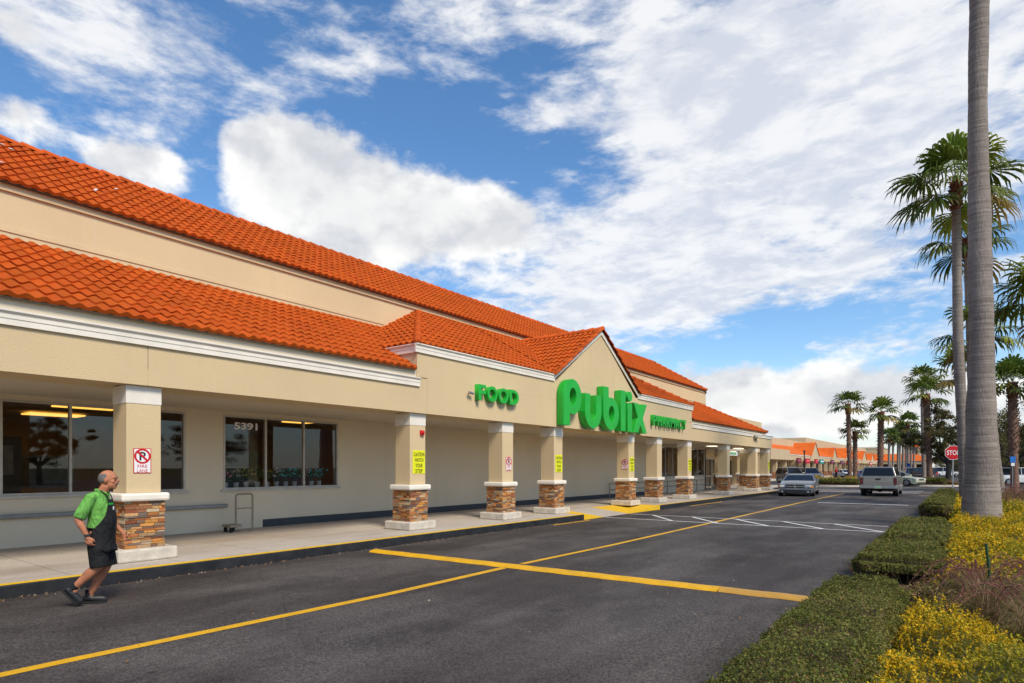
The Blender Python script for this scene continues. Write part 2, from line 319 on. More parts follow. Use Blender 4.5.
def tag(o, label=None, cat=None, group=None, kind=None):
    for k, v in (('label', label), ('category', cat), ('group', group), ('kind', kind)):
        if v: o[k] = v
        elif k in o and k != 'group' and v == '': del o[k]
    return o
def copy_tree(o, parent=None):
    c = o.copy(); COL.objects.link(c)
    if parent: c.parent = parent
    for ch in list(o.children): copy_tree(ch, c)
    return c
def bevel(o, w=.01, seg=2):
    b = o.modifiers.new('bevel', 'BEVEL'); b.width = w; b.segments = seg; b.limit_method = 'ANGLE'; b.angle_limit = R(40); return o
def struct(o, label=None): o['kind'] = 'structure'; return o

# ------------------------------------------------------------------ ground, road, walk
SW = .18                                  # height of the walk
def sheet(name, x0, x1, y0, y1, z, mat, kind='structure'):
    o = MB().add([(x0, y0, z), (x1, y0, z), (x1, y1, z), (x0, y1, z)], [(0, 1, 2, 3)]).build(name, mat); o['kind'] = kind; return o
sheet('ground', -2500, 2500, -2500, 2500, -.02, M_GROUND)
sheet('road', -70, 75, -40, 330, 0.0, M_ASPH)
# sidewalk: butt-ended slabs with tooled joints; ramp gap at Y 17.4 .. 23.6
KX = -9.98; RY0, RY1, RF0, RF1 = 17.4, 23.6, 18.8, 20.7; RX = -11.55
mb = MB()
def slab(x0, x1, y0, y1):
    mb.box(x0, x1, y0, y1, -.01, SW)
ys = [-12.0]
while ys[-1] < RY0 - 1.6: ys.append(ys[-1] + 1.52)
ys[-1] = RY0
G = .006
for a_, b_ in zip(ys[:-1], ys[1:]):
    slab(-14.5, -12.3 - G, a_ + G, b_ - G); slab(-12.3 + G, KX - .16, a_ + G, b_ - G)
ys2 = [RY1 + i * 1.52 for i in range(23)]
for a_, b_ in zip(ys2[:-1], ys2[1:]):
    slab(-14.5 if a_ < 42 else -17.0, -12.3 - G, a_ + G, b_ - G)
    if b_ < 47.0: slab(-12.3 + G, KX - .16, a_ + G, b_ - G)
    else: slab(-12.3 + G, -11.9, a_ + G, b_ - G)
slab(-14.5, RX - G, RY0 + G, RY1 - G)
walk = struct(mb.build('sidewalk', M_CONC)); 
struct(MB().box(-14.4, RX - .05, -11.9, 56, -.01, SW - .015).build('pavement', M_BLACK))
# kerb: black face, yellow top strip
for nm, a_, b_ in (('kerb', -12, RY0), ('kerb', RY1, 47.0)):
    k = MB().box(KX - .155, KX, a_, b_, -.01, SW - .004); struct(bevel(k.build(nm, M_KBLACK), .015, 2))
    k = MB().box(KX - .14, KX - .015, a_ + .01, b_ - .01, SW - .003, SW + .003); struct(k.build('kerb_marking', M_YKERB))
# ramp with painted flares
mb = MB().add([(KX, RF0, .005), (KX, RF1, .005), (RX, RF1, SW), (RX, RF0, SW)], [(0, 1, 2, 3)]); struct(mb.build('ramp', M_CONC))
mb = MB(); t0, t1 = KX, RX
mb.add([(t0, RF0, .006), (t1, RF0, SW), (t1, RY0, SW), (t0, RY0, SW)], [(0, 1, 2), (0, 2, 3)])
mb.add([(t0, RF1, .006), (t1, RF1, SW), (t1, RY1, SW), (t0, RY1, SW)], [(0, 2, 1), (0, 3, 2)])
mb.add([(t0, RY0, 0), (t0, RY0, SW), (t0, RF0, .006)], [(0, 1, 2)]); mb.add([(t0, RY1, 0), (t0, RY1, SW), (t0, RF1, .006)], [(0, 2, 1)])
struct(mb.build('ramp_flare', M_YKERB))
# paint
def strip(name, pts, w, mat, z=.004):
    """painted line as a ribbon through 2-D points"""
    mb = MB(); P = [Vector((p[0], p[1], 0)) for p in pts]; vs = []
    for i, p in enumerate(P):
        t = (P[min(i + 1, len(P) - 1)] - P[max(i - 1, 0)]).normalized(); n_ = Vector((-t.y, t.x, 0)); vs += [p + n_ * w / 2 + Vector((0, 0, z)), p - n_ * w / 2 + Vector((0, 0, z))]
    mb.add(vs, [(2 * i, 2 * i + 1, 2 * i + 3, 2 * i + 2) for i in range(len(P) - 1)]); return struct(mb.build(name, mat))
strip('centre_line', [(-6.37, -8), (-6.34, 2), (-6.22, 5.5), (-6.28, 8.22)], .14, M_YEL); strip('centre_line', [(-6.28, 8.75), (-6.22, 12), (-6.30, 22), (-6.42, 32), (-6.4, 46)], .12, M_YEL)
strip('crosswalk_line', [(KX + .1, 18.68), (-1.75, 18.72)], .10, M_WPAINT, .008); strip('crosswalk_line', [(KX + .1, 20.62), (-1.75, 20.62)], .10, M_WPAINT, .008)
for i in range(6):
    x = -8.95 + i * 1.46
    strip('crosswalk_line', [(x, 20.54), (x + 1.42, 18.77)], .11, M_WPAINT, .0082)
strip('stop_line', [(-5.75, 32.9), (-2.0, 32.9)], .34, M_WPAINT, .008)
strip('kerb_marking', [(KX + .22, 15.2), (KX + .25, 17.3)], .10, M_YEL, .006)
strip('lane_line', [(-9.6, 49), (-2.3, 49.2)], .45, M_WPAINT, .008); strip('lane_line', [(-9.6, 52.5), (-2.3, 52.6)], .4, M_WPAINT, .008)
strip('lane_line', [(-9.6, 50.7), (1.5, 51.0)], .16, M_YEL, .0086); strip('lane_line', [(-2.2, 45), (2.4, 46)], .2, M_YEL, .008); strip('centre_line', [(-6.4, 54), (-6.6, 76)], .12, M_YEL)
strip('kerb_marking', [(KX + .2, 26.5), (KX + .2, 31)], .10, M_YEL, .006)
# speed hump
def hump(x0, x1, y, mat, name, label):
    mb = MB(); n = 8; w = .30; xs = np.linspace(x0, x1, 30); vs = []
    for x in xs:
        for j in range(n + 1):
            q = PI * j / n; vs.append((x, y + (x + 10) * .035 - math.cos(q) * w / 2, .002 + .045 * math.sin(q) + .002 * math.sin(x * 9)))
    mb.add(vs, [(i * (n + 1) + j, (i + 1) * (n + 1) + j, (i + 1) * (n + 1) + j + 1, i * (n + 1) + j + 1) for i in range(len(xs) - 1) for j in range(n)], sm=True)
    mb.add(vs[-(n + 1):], [tuple(range(n + 1))]); mb.add(vs[:n + 1], [tuple(range(n + 1))]); o = mb.build(name, mat); return tag(o, label, 'speed bump')
hump(-9.62, -2.72, 8.26, M_YEL, 'speed_bump', 'long bright yellow painted bump crossing the asphalt lane from kerb to hedge')
hump(-2.70, -1.60, 8.26, M_BUMPOLD, 'speed_bump', 'short worn brown end piece of the bump beside the clipped hedge')
# dry litter along the kerb
def litter(n, xr, yr, size, name):
    V = []; Fc = []; C = []
    for i in range(n):
        x = rng.uniform(*xr); y = rng.uniform(*yr)
        if xr[1] - xr[0] < 1: x = xr[0] + abs(rng.normal(0, .09))
        a = rng.uniform(0, 2 * PI); s_ = size * rng.uniform(.5, 1.3); tz = rng.uniform(-.01, .02)
        d = np.array([math.cos(a), math.sin(a)]) * s_; e = np.array([-d[1], d[0]]) * .55; o = len(V)
        V += [(x - d[0], y - d[1], .006), (x + e[0], y + e[1], .012 + tz * .3), (x + d[0], y + d[1], .01 + abs(tz)), (x - e[0], y - e[1], .007)]
        Fc.append((o, o + 1, o + 2, o + 3)); k = rng.uniform(.6, 1.3); C.append((.30 * k, .17 * k, .075 * k) if rng.random() < .7 else (.42 * k, .34 * k, .24 * k))
    return tag(npmesh(name, np.array(V), np.array(Fc), np.array(C), M_LEAF), kind='stuff')
tag(litter(900, (KX + .01, KX + .6), (-2, 17), .016, 'leaf_litter'), 'dry tan leaf crumbs lying along the foot of the black kerb', 'leaf litter')
tag(litter(160, (-9.9, -2), (1, 20), .017, 'leaf_litter'), 'scattered single dry leaves on the open asphalt', 'leaf litter')

# ------------------------------------------------------------------ supermarket
LAM, CRS = .215, .37
def roof_patch(E0, A, U, Lr, Wd, clips=(), lam=LAM, crs=CRS, amp=.045, lift=.034, ns=10, name='tile_roof', parent=None, debris=0):
    """S-tile surface. E0 eave start, A along the eave, U up the slope (unit vectors)."""
    E0, A, U = Vector(E0), Vector(A).normalized(), Vector(U).normalized(); Nn = A.cross(U)
    if Nn.z < 0: Nn = -Nn
    nc = max(1, int(round(Wd / crs))); crs = Wd / nc; nw = int(math.ceil(Lr / lam)); na = nw * ns
    aa = np.linspace(0, Lr, na + 1); ph = 2 * PI * aa / lam
    prof = amp * (0.5 + .5 * np.cos(ph))
    Ea, Aa, Ua, Na = (np.array(v) for v in (E0, A, U, Nn)); rows = []
    jit = rng.normal(0, .0012, (nc, nw + 1)); jl = rng.normal(0, .006, (nc, nw + 1)); idx = np.minimum((np.arange(na + 1) + ns // 2) // ns, nw)
    for j in range(nc):
        for fr, lf in ((0.0, lift), (1.0, 0.0)):
            s_ = (j + fr) * crs + (jl[j][idx] if fr == 0 and j > 0 else 0)
            hgt = prof + lf + .02 + jit[j][idx]
            if j == 0 and fr == 0: rows.append(Ea + np.outer(aa, Aa) + np.outer(np.full(na + 1, 0.0), Ua) + np.outer(prof * .55 - .005, Na))
            rows.append(Ea + np.outer(aa, Aa) + np.outer(np.broadcast_to(s_, na + 1), Ua) + np.outer(hgt, Na))
    Vv = np.concatenate(rows); nr = len(rows); w = na + 1
    fi = []; cc = []
    base = np.array([.45, .078, .008]); cols = base * rng.uniform(.86, 1.10, (nc + 1, nw + 1, 1)) * (1 + rng.normal(0, .03, (nc + 1, nw + 1, 3)))
    i0 = np.arange(na)
    for r_ in range(nr - 1):
        q = np.stack([r_ * w + i0, r_ * w + i0 + 1, (r_ + 1) * w + i0 + 1, (r_ + 1) * w + i0], 1); fi.append(q)
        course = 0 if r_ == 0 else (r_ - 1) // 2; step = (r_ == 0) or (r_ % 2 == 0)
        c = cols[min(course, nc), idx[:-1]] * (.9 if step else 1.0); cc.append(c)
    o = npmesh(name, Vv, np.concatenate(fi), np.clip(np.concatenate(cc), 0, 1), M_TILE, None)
    me = o.data; bm = bmesh.new(); bm.from_mesh(me)
    for co, no in clips:
        bmesh.ops.bisect_plane(bm, geom=bm.verts[:] + bm.edges[:] + bm.faces[:], plane_co=co, plane_no=no, clear_outer=True)
    bm.to_mesh(me); bm.free(); me.polygons.foreach_set('use_smooth', [True] * len(me.polygons)); 
    try: me.set_sharp_from_angle(angle=R(50))
    except Exception: pass
    if parent: o.parent = parent
    return o
def deck(pts, parent, th=.02):
    """flat board under a tile surface"""
    P = [Vector(p) for p in pts]; n_ = (P[1] - P[0]).cross(P[2] - P[0]).normalized()
    if n_.z > 0: n_ = -n_
    mb = MB(); k = len(P); mb.add(P + [p + n_ * th for p in P], [tuple(range(k)), tuple(range(k, 2 * k))] + [(i, (i + 1) % k, k + (i + 1) % k, k + i) for i in range(k)])
    return mb.build('roof_deck', M_DECK, parent)
M_DECK = simple('roof_deck', (.10, .07, .05), .9)
def capline(p0, p1, parent, r=.10, name='ridge_tiles', n=None):
    """barrel cap tiles along a ridge or hip"""
    p0, p1 = Vector(p0), Vector(p1); Ln = (p1 - p0).length; n = n or max(2, int(Ln / .40)); mb = MB(); t = (p1 - p0).normalized()
    side = t.cross(Vector((0, 0, 1))).normalized(); up = side.cross(t)
    for i in range(n):
        a = p0 + t * (i * Ln / n - .03); b = p0 + t * ((i + 1) * Ln / n + .02); k = random.uniform(.75, 1.15); vs = []
        for p, rr, h in ((a, r * 1.08, .025), (b, r * .92, -.005)):
            for j in range(9):
                q = -.15 + (PI + .3) * j / 8; vs.append(p + side * math.cos(q) * rr + up * (math.sin(q) * rr + h))
        mb.add(vs, [(j, j + 1, 10 + j, 9 + j) for j in range(8)] + [tuple(range(9))], col=(.52 * k, .09 * k, .015 * k), sm=True)
    return mb.build(name, M_TILE, parent)

STORE = empty('supermarket_building', (-10.8, 20, 0), 0, 'long tan stucco supermarket with orange tile roofs, arcade columns and a central gable', 'building')
def P(mb, name, mat, bev=None, parent=None):
    o = mb.build(name, mat); o.parent = parent or STORE; o.matrix_parent_inverse = Matrix.Translation((10.8, -20, 0)) if parent is None else Matrix()
    if bev: bevel(o, bev)
    return o
def RP(*a, **k):
    o = roof_patch(*a, **k); o.parent = STORE; o.matrix_parent_inverse = Matrix.Translation((10.8, -20, 0)); return o
def DK(pts):
    o = deck(pts, None); o.parent = STORE; o.matrix_parent_inverse = Matrix.Translation((10.8, -20, 0)); return o
def CP(p0, p1, **k):
    o = capline(p0, p1, None, **k); o.parent = STORE; o.matrix_parent_inverse = Matrix.Translation((10.8, -20, 0)); return o
YL, YM0, YM1, YR, YU = -12.0, 10.62, 29.46, 45.1, 42.3
XF, XW, XR = -10.8, -14.5, -17.3
ZS, ZE, ZT, ZM, ZMT, ZU, ZR = 3.07, 4.10, 6.03, 4.74, 6.88, 7.06, 9.02
GC, GH, GZ = 20.04, 3.25, 6.78          # gable centre, half width, ridge height
# -- back wall with real openings
WIN_Z0, WIN_Z1 = 1.17, 3.00
openings = [(3.42, 6.81, 3), (7.71, 11.1, 3), (32.9, 37.4, 4), (38.15, 42.0, 3)]
mb = MB(); T = .22
prev = YL; ZWT = ZS + .1
for a_, b_, n_ in openings:
    mb.box(XW, XW - T, prev, a_, SW, ZWT); mb.box(XW, XW - T, a_, b_, SW, WIN_Z0); mb.box(XW, XW - T, a_, b_, WIN_Z1, ZWT); prev = b_
mb.box(XW, XW - T, prev, YU, SW, ZWT)
P(mb, 'wall', M_WALL)
P(MB().box(XW, XW - .25, 42.3 - .2, 42.3, 0, ZS).box(XW - .25, -17.0, YU - .2, YU, 0, ZS), 'wall', M_WALL)
P(MB().box(XW + .018, XW, 8.75, 33.0, SW, .375), 'plinth', M_PLINTH)
for y in (12.9, 16.0, 24.4): P(MB().box(XW + .001, XW + .003, y, y + .006, .4, ZS), 'wall_joint', M_SOF)
for a_, b_, n_ in openings:
    f = MB(); fw = .045; x0, x1 = XW + .012, XW - .09
    f.box(x0, x1, a_, b_, WIN_Z0, WIN_Z0 + fw); f.box(x0, x1, a_, b_, WIN_Z1 - fw, WIN_Z1); f.box(x0, x1, a_, a_ + fw, WIN_Z0 + fw, WIN_Z1 - fw); f.box(x0, x1, b_ - fw, b_, WIN_Z0 + fw, WIN_Z1 - fw)
    for i in range(1, n_):
        y = a_ + (b_ - a_) * i / n_; f.box(x0, x1, y - fw / 2, y + fw / 2, WIN_Z0 + fw, WIN_Z1 - fw)
    w_ = P(f, 'window', M_FRAME)
    s_ = MB().box(XW + .07, XW + .001, a_ - .06, b_ + .06, WIN_Z0 - .05, WIN_Z0 - .002).build('sill', M_FRAME, w_)
    for i in range(n_):
        ya = a_ + (b_ - a_) * i / n_ + fw / 2 + .002; yb = a_ + (b_ - a_) * (i + 1) / n_ - fw / 2 - .002
        MB().add([(XW - .03, ya, WIN_Z0 + fw), (XW - .03, yb, WIN_Z0 + fw), (XW - .03, yb, WIN_Z1 - fw), (XW - .03, ya, WIN_Z1 - fw)], [(0, 1, 2, 3)]).build('pane', M_GLASS, w_, fixn=False)
# -- rooms behind the glass
def room(y0, y1, depth, mat=M_INT):
    mb = MB(); x0, x1 = XW - T - .003, XW - T - depth
    mb.add([(x0, y0, SW), (x1, y0, SW), (x1, y1, SW), (x0, y1, SW)], [(0, 1, 2, 3)], mi=1); mb.add([(x0, y0, 3.5), (x1, y0, 3.5), (x1, y1, 3.5), (x0, y1, 3.5)], [(0, 3, 2, 1)])
    mb.add([(x1, y0, SW), (x1, y1, SW), (x1, y1, 3.5), (x1, y0, 3.5)], [(0, 1, 2, 3)]); mb.add([(x0, y0, SW), (x1, y0, SW), (x1, y0, 3.5), (x0, y0, 3.5)], [(0, 1, 2, 3)]); mb.add([(x0, y1, SW), (x1, y1, SW), (x1, y1, 3.5), (x0, y1, 3.5)], [(0, 3, 2, 1)])
    P(mb, 'interior_room', [mat, M_INTF])
room(-3, 16, 12); room(30, 42.0, 8)
for (x, y, w, h) in ((-20.6, 6.0, .9, 1.5), (-24.4, 6.3, .9, 1.5), (-20.6, 13.2, .9, 1.0), (-20.6, .5, .9, 1.5), (-18, 35, .9, 1.4), (-18, 39, .9, 1.4)):
    P(MB().box(x, x + w, y, y + h, 3.42, 3.46), 'ceiling_light', M_LAMP)
P(MB().box(-23.2, -23.0, -2.9, 4.5, SW, 3.49), 'partition', M_INT)
# -- soffit, beam, fascia
P(MB().box(XF - .95, XW - .001, YL, YR - .3, ZS + .03, ZS + .10), 'soffit', M_SOF)
P(MB().box(XF, XF - .94, YL, YR, ZS, ZS + .25), 'canopy_beam', M_ST)
mb = MB()
# expansion joints by leaving 8 mm gaps between fascia panels, backed by the beam behind
ys_ = [YL, -1.5, 4.47, YM0 + .35]
for a_, b_ in zip(ys_[:-1], ys_[1:]): mb.box(XF + .006, XF - .22, a_ + .005, b_ - .005, ZS - .012, 3.93)
mb.box(XF + .006, XF - .22, YM0, YM1, 3.95, ZM - .16); mb.box(XF + .006, XF - .22, YM0 + .35, YM1 - .35, ZS - .012, 3.949); mb.box(XF + .006, XF - .22, YM1 - .35, YR, ZS - .012, 3.93)
mb.box(XF - .23, XW, YM0 + .0, YM0 + .2, 3.9, ZM - .16); mb.box(XF - .23, XW, YM1 - .2, YM1, 3.9, ZM - .16); mb.box(XF - .23, XW - 2, YR - .2, YR, ZS, 3.93)
# gable wall
mb.prism([(GC - GH + .25, ZM - .158), (GC + GH - .25, ZM - .158), (GC, GZ - .10)], lambda p, q, t: (t, p, q), XF + .006, XF - .22)
P(mb, 'fascia', M_ST)
P(MB().box(XF - .03, XF - .2, YL, YR, ZS + .26, 3.6), 'fascia_backing', M_PLINTH)
def cornice(y0, y1, zb, ret0=False, ret1=False):
    """two-step white moulding with returns"""
    prof = [(0, 0), (.04, 0), (.04, .085), (.05, .092), (.05, .155), (.085, .19), (.085, .215), (0, .215)]
    mb = MB(); mb.prism(prof, lambda p, q, t: (XF + .008 + p, t, zb + q), y0 - (.085 if ret0 else 0), y1 + (.085 if ret1 else 0))
    if ret0: mb.prism(prof, lambda p, q, t: (t, y0 - p + .001, zb + q + .0005), XF + .005, XW)
    if ret1: mb.prism(prof, lambda p, q, t: (t, y1 + p - .001, zb + q + .0005), XF + .005, XW)
    return P(mb, 'cornice', M_WHITE)
cornice(YL, YM0 + .06, 3.71); cornice(YM0, GC - GH + .06, ZM - .19, ret0=True); cornice(GC + GH - .06, YM1, ZM - .19, ret1=True); cornice(YM1 - .0, YR, 3.70, ret1=True)
P(MB().box(XF - .02, XF - .20, YL, YM0, 3.93, ZE + .03), 'eave_board', M_SOF); P(MB().box(XF - .02, XF - .20, YM1, 43.5, 3.93, ZE + .01), 'eave_board', M_SOF)
# gable rake trim
for sgn in (-1, 1):
    a_ = Vector((0, GC + sgn * (GH + .02), ZM - .03)); b_ = Vector((0, GC, GZ + .01)); mb = MB(); dv = Vector((0, 0, -.15))
    mb.add([(XF + .05, a_.y, a_.z), (XF + .05, b_.y, b_.z), (XF + .05, b_.y, b_.z - .15), (XF + .05, a_.y, a_.z - .12), (XF + .007, a_.y, a_.z), (XF + .007, b_.y, b_.z), (XF + .007, b_.y, b_.z - .15), (XF + .007, a_.y, a_.z - .12)], [(0, 1, 2, 3), (4, 7, 6, 5), (0, 4, 5, 1), (3, 2, 6, 7), (0, 3, 7, 4), (1, 5, 6, 2)])
    P(mb, 'rake_trim', M_WHITE)
# -- tile roofs
def front(y0, y1, z0, z1, x0, x1, **k):
    U = Vector((x1 - x0, 0, z1 - z0)); RPo = RP((x0, y0, z0), (0, 1, 0), U.normalized(), y1 - y0, U.length, **k)
    return RPo
xe = XF + .06
front(YL, YM0 + 3.0, ZE, ZT, xe, XW, clips=[((0, YM0 + 2.6, 0), (0, 1, 0))] + [((xe, YM0 - .06, 0), (Vector((.62, .70, 0)).normalized()))])
DK([(xe + .01, YL, ZE), (XW, YL, ZT), (XW, YM0 + 2.3, ZT), (xe + .01, YM0 - .1, ZE)])
h_l = Vector((1, 1, 0)).normalized()
HL = ((xe, YM0 - .06, 0), Vector((1, -1, 0)).normalized() * -1)
slope_m = (ZMT - ZM) / (xe - XW)
# front slope keeps the side  (Y - YM0) >= (xe - X)
nL = Vector((-1, -1, 0)).normalized(); nR = Vector((-1, 1, 0)).normalized()
front(YM0 - .06, GC - GH + .1, ZM, ZMT, xe, XW, clips=[((xe, YM0 - .06, 0), nL)])
front(GC + GH - .1, YM1 + .06, ZM, ZMT, xe, XW, clips=[((xe, YM1 + .06, 0), nR)])
front(GC - GH + .1, GC + GH - .1, ZM + slope_m * .5, ZMT, xe - .5, XW)
DK([(xe - .3, YM0 + .26, ZM + .15), (XW, YM0 + xe - XW, ZMT), (XW, YM1 - xe + XW, ZMT), (xe - .3, YM1 - .26, ZM + .15)])
dd = xe - XW
RP((XW, YM0 - .06, ZM), (1, 0, 0), Vector((0, dd, ZMT - ZM)).normalized(), dd, Vector((dd, ZMT - ZM)).length, clips=[((xe, YM0 - .06, 0), -nL)])
RP((xe, YM1 + .06, ZM), (-1, 0, 0), Vector((0, -dd, ZMT - ZM)).normalized(), dd, Vector((dd, ZMT - ZM)).length, clips=[((xe, YM1 + .06, 0), -nR)])
CP((xe - .02, YM0 - .03, ZM + .05), (XW + .02, YM0 - .06 + dd, ZMT - .02), r=.10); CP((xe - .02, YM1 + .03, ZM + .05), (XW + .02, YM1 + .06 - dd, ZMT + .05), r=.12)
# right lower roof with hip end
YQ = 43.6
front(YM1 - 3, YQ + .06, ZE - .03, ZT, xe, XW, clips=[((xe, YQ + .06, 0), nR), ((0, YM1 - 2.6, 0), (0, -1, 0)), ((xe, YM1 + .02, 0), Vector((.62, -.70, 0)).normalized())])
DK([(xe, YM1 + .1, ZE - .03), (XW, YM1 - 2.3, ZT), (XW, YQ - dd, ZT), (xe, YQ, ZE - .03)])
RP((xe, YQ + .06, ZE - .03), (-1, 0, 0), Vector((0, -dd, ZT - ZE)).normalized(), dd, Vector((dd, ZT - ZE)).length, clips=[((xe, YQ + .06, 0), -nR)])
CP((xe - .02, YQ + .03, ZE + .02), (XW + .02, YQ + .06 - dd, ZT + .05), r=.11)
# gable slopes
gl_ = Vector((0, GH + .05, GZ - ZM + .03)); glen = gl_.length
RP((XF + .08, GC - GH - .05, ZM - .03), (-1, 0, 0), gl_.normalized(), XF + .08 - XW, glen)
RP((XW, GC + GH + .05, ZM - .03), (1, 0, 0), Vector((0, -gl_.y, gl_.z)).normalized(), XF + .08 - XW, glen)
DK([(XF - .1, GC - GH, ZM - .02), (XF - .1, GC, GZ), (XW, GC, GZ), (XW, GC - GH, ZM - .02)]); DK([(XF - .1, GC + GH, ZM - .02), (XF - .1, GC, GZ), (XW, GC, GZ), (XW, GC + GH, ZM - .02)])
CP((XF + .10, GC, GZ + .02), (XW + .05, GC, GZ + .02), r=.11)
for sgn in (-1, 1): CP((XF + .07, GC + sgn * GH, ZM + .0), (XF + .07, GC + sgn * .05, GZ + .03), r=.075, name='rake_tiles')
# -- upper wall and roof
P(MB().box(XW, XW - .3, YL, YU, ZS + .1, ZU - .14).box(XW - .3, -40, YU - .3, YU, ZS + .1, ZU - .14).box(XW - .3, -40, YL, YL + .3, 0, ZU - .14), 'upper_wall', M_UP)
P(MB().box(XW + .05, XW, YL, YU, ZU - .14, ZU).box(XW + .05, -40, YU - .3, YU + .05, ZU - .139, ZU), 'eave_board', M_UP)
P(MB().box(XW + .02, XW, YL, YM0 + 2.2, ZT + .13, ZT + .22), 'flashing', M_UP)
P(MB().box(XW + .02, XW, YM1 - 2.2, YU - .02, ZT + .13, ZT + .20), 'flashing', M_UP)
for y in (4.98, 11.9): P(MB().box(XW + .003, XW, y, y + .008, ZT + .2, ZU - .15), 'wall_joint', M_SOF)
xu = XW + .14; du = xu - XR; sl = Vector((-du, 0, ZR - ZU))
RP((xu, YL, ZU), (0, 1, 0), sl.normalized(), YU - .25 - YL, sl.length, clips=[((xu, YU - .25, 0), nR)])
RP((xu, YU - .25, ZU), (-1, 0, 0), Vector((0, -du, ZR - ZU)).normalized(), 14, sl.length, clips=[((xu, YU - .25, 0), -nR)])
DK([(xu, YL, ZU), (XR, YL, ZR), (XR, YU - du, ZR), (xu, YU - .27, ZU)])
CP((XR, YL, ZR + .02), (XR, YU - .25 - du, ZR + .02), r=.09); CP((xu, YU - .27, ZU + .04), (XR, YU - .25 - du, ZR + .04), r=.11)
P(MB().add([(XR, YL, ZR), (XR, YU - du, ZR), (-40, YU - du, ZR - 1.6), (-40, YL, ZR - 1.6)], [(0, 1, 2, 3)]), 'rear_roof', M_DECK)
# pale flakes on the roof
mb = MB()
for i in range(8):
    y = random.uniform(2.6, 6.0); t = random.uniform(.1, .8); p = Vector((xu, y, ZU)) + sl * t + Vector((0, 0, .115)); mb.obox(p, (.05 * random.random() + .03, .07, .012), Euler((random.random(), .5, random.random())).to_matrix())
tag(P(mb, 'roof_debris', M_DEBRIS), kind='stuff')
# -- entry block at the far end
P(MB().box(XW, -40, YU + .003, 57, ZS + .1, 5.76).box(-17.0, -17.25, YU, 49.3, 0, ZS + .1).box(-17.0, -17.25, 53.0, 55.6, 0, ZS + .1).box(-17.0, -17.25, 49.3, 53.0, 2.5, ZS + .1).box(-17.0, -17.25, 55.6, 57, 2.4, ZS + .1).box(XW - .001, -17.3, 56.8, 57, 0, ZS + .1), 'entry_wall', M_ST)
P(MB().box(XW + .0, -17.0, YU + .01, 56.8, ZS + .02, ZS + .09).box(XF - .95, XW - .0, YR - .29, YR - .21, ZS + .03, ZS + .09), 'soffit', M_SOF)
P(MB().box(-17.04, -17.0, 49.3, 53, 1.0, 1.06).box(-17.04, -17.0, 49.3, 49.38, SW, 2.5).box(-17.04, -17.0, 51.1, 51.2, SW, 2.5).box(-17.04, -17.0, 52.92, 53, SW, 2.5).box(-17.04, -17.0, 49.3, 53, 2.42, 2.5), 'entrance_door', M_FRAME)
P(MB().box(-17.1, -17.12, 49.3, 53, SW, 2.5), 'door_glass', M_CGLASS); P(MB().box(-17.1, -17.12, 55.6, 56.8, SW, 2.4), 'door_glass', M_CGLASS)
for x, y in ((-15.6, 50.5), (-13.0, 43.5), (-13.0, 38.0)): P(MB().box(x, x + .5, y, y + .9, ZS - .01, ZS + .015), 'soffit_light', M_LAMPW)

# -- columns
def stone_mb():
    mb = MB(); hw = .304; z = .385; rows = 0
    pal = [(.55, .22, .065), (.46, .17, .06), (.36, .155, .075), (.26, .145, .09), (.60, .34, .15), (.52, .40, .25), (.20, .15, .12), (.42, .26, .14), (.62, .28, .07), (.30, .10, .045)]
    mb.box(-hw + .03, hw - .03, -hw + .03, hw - .03, .385, 1.155, col=(.05, .035, .025))
    while z < 1.145:
        h = min(random.choice((.028, .036, .045, .055)), 1.155 - z)
        for side in range(4):
            x = -hw
            while x < hw - .02:
                w = min(random.uniform(.09, .27), hw - x)
                if hw - x - w < .05: w = hw - x
                pr = random.uniform(-.012, .012); c = random.choice(pal); k = random.uniform(.75, 1.2); c = tuple(q * k for q in c)
                m_ = Matrix.Rotation(side * PI / 2, 3, 'Z'); mb.obox(m_ @ Vector((x + w / 2, -hw + .02 - pr / 2, z + h / 2)), (w - .006, .05 + pr, h - .005), m_, col=c); x += w
        z += h
    return mb
def chamfer_block(hw, z0, z1, ch=.02): return MB().box(-hw, hw, -hw, hw, z0, z1)
def make_column(x, y):
    c = MB().box(-.265, .265, -.265, .265, 1.288, 2.755).build('column', M_ST, STORE); c.location = (x + 10.8, y - 20, 0)
    bevel(c, .012)
    bevel(chamfer_block(.455, SW, .385).build('footing', M_SLAB, c), .03); stone_mb().build('stone_base', M_STONE, c)
    bevel(chamfer_block(.37, 1.155, 1.288).build('cap', M_WHITE, c), .035); bevel(chamfer_block(.272, 2.755, ZS - .013).build('capital', M_WHITE, c), .008)
    return c
CY = [4.45, 10.74, 14.46, 17.27, 22.86, 25.71, 29.42, 35.60, 41.6, 44.68]
CX = -11.155
col0 = make_column(CX, CY[0])
for i, y in enumerate(CY[1:] + [-1.85]):
    c = copy_tree(col0, STORE); c.location = (CX + 10.8, y - 20, 0)
    if i % 2: # turn the veneer so the stones do not line up from column to column
        for ch in c.children:
            if ch.name.startswith('stone'): ch.rotation_euler = (0, 0, PI / 2 * (1 + i % 3))
for x, y in ((-12.5, 44.6), (-14.85, 52.0), (-14.85, 46.3)):
    c = copy_tree(col0, STORE); c.location = (x + 10.8, y - 20, 0)

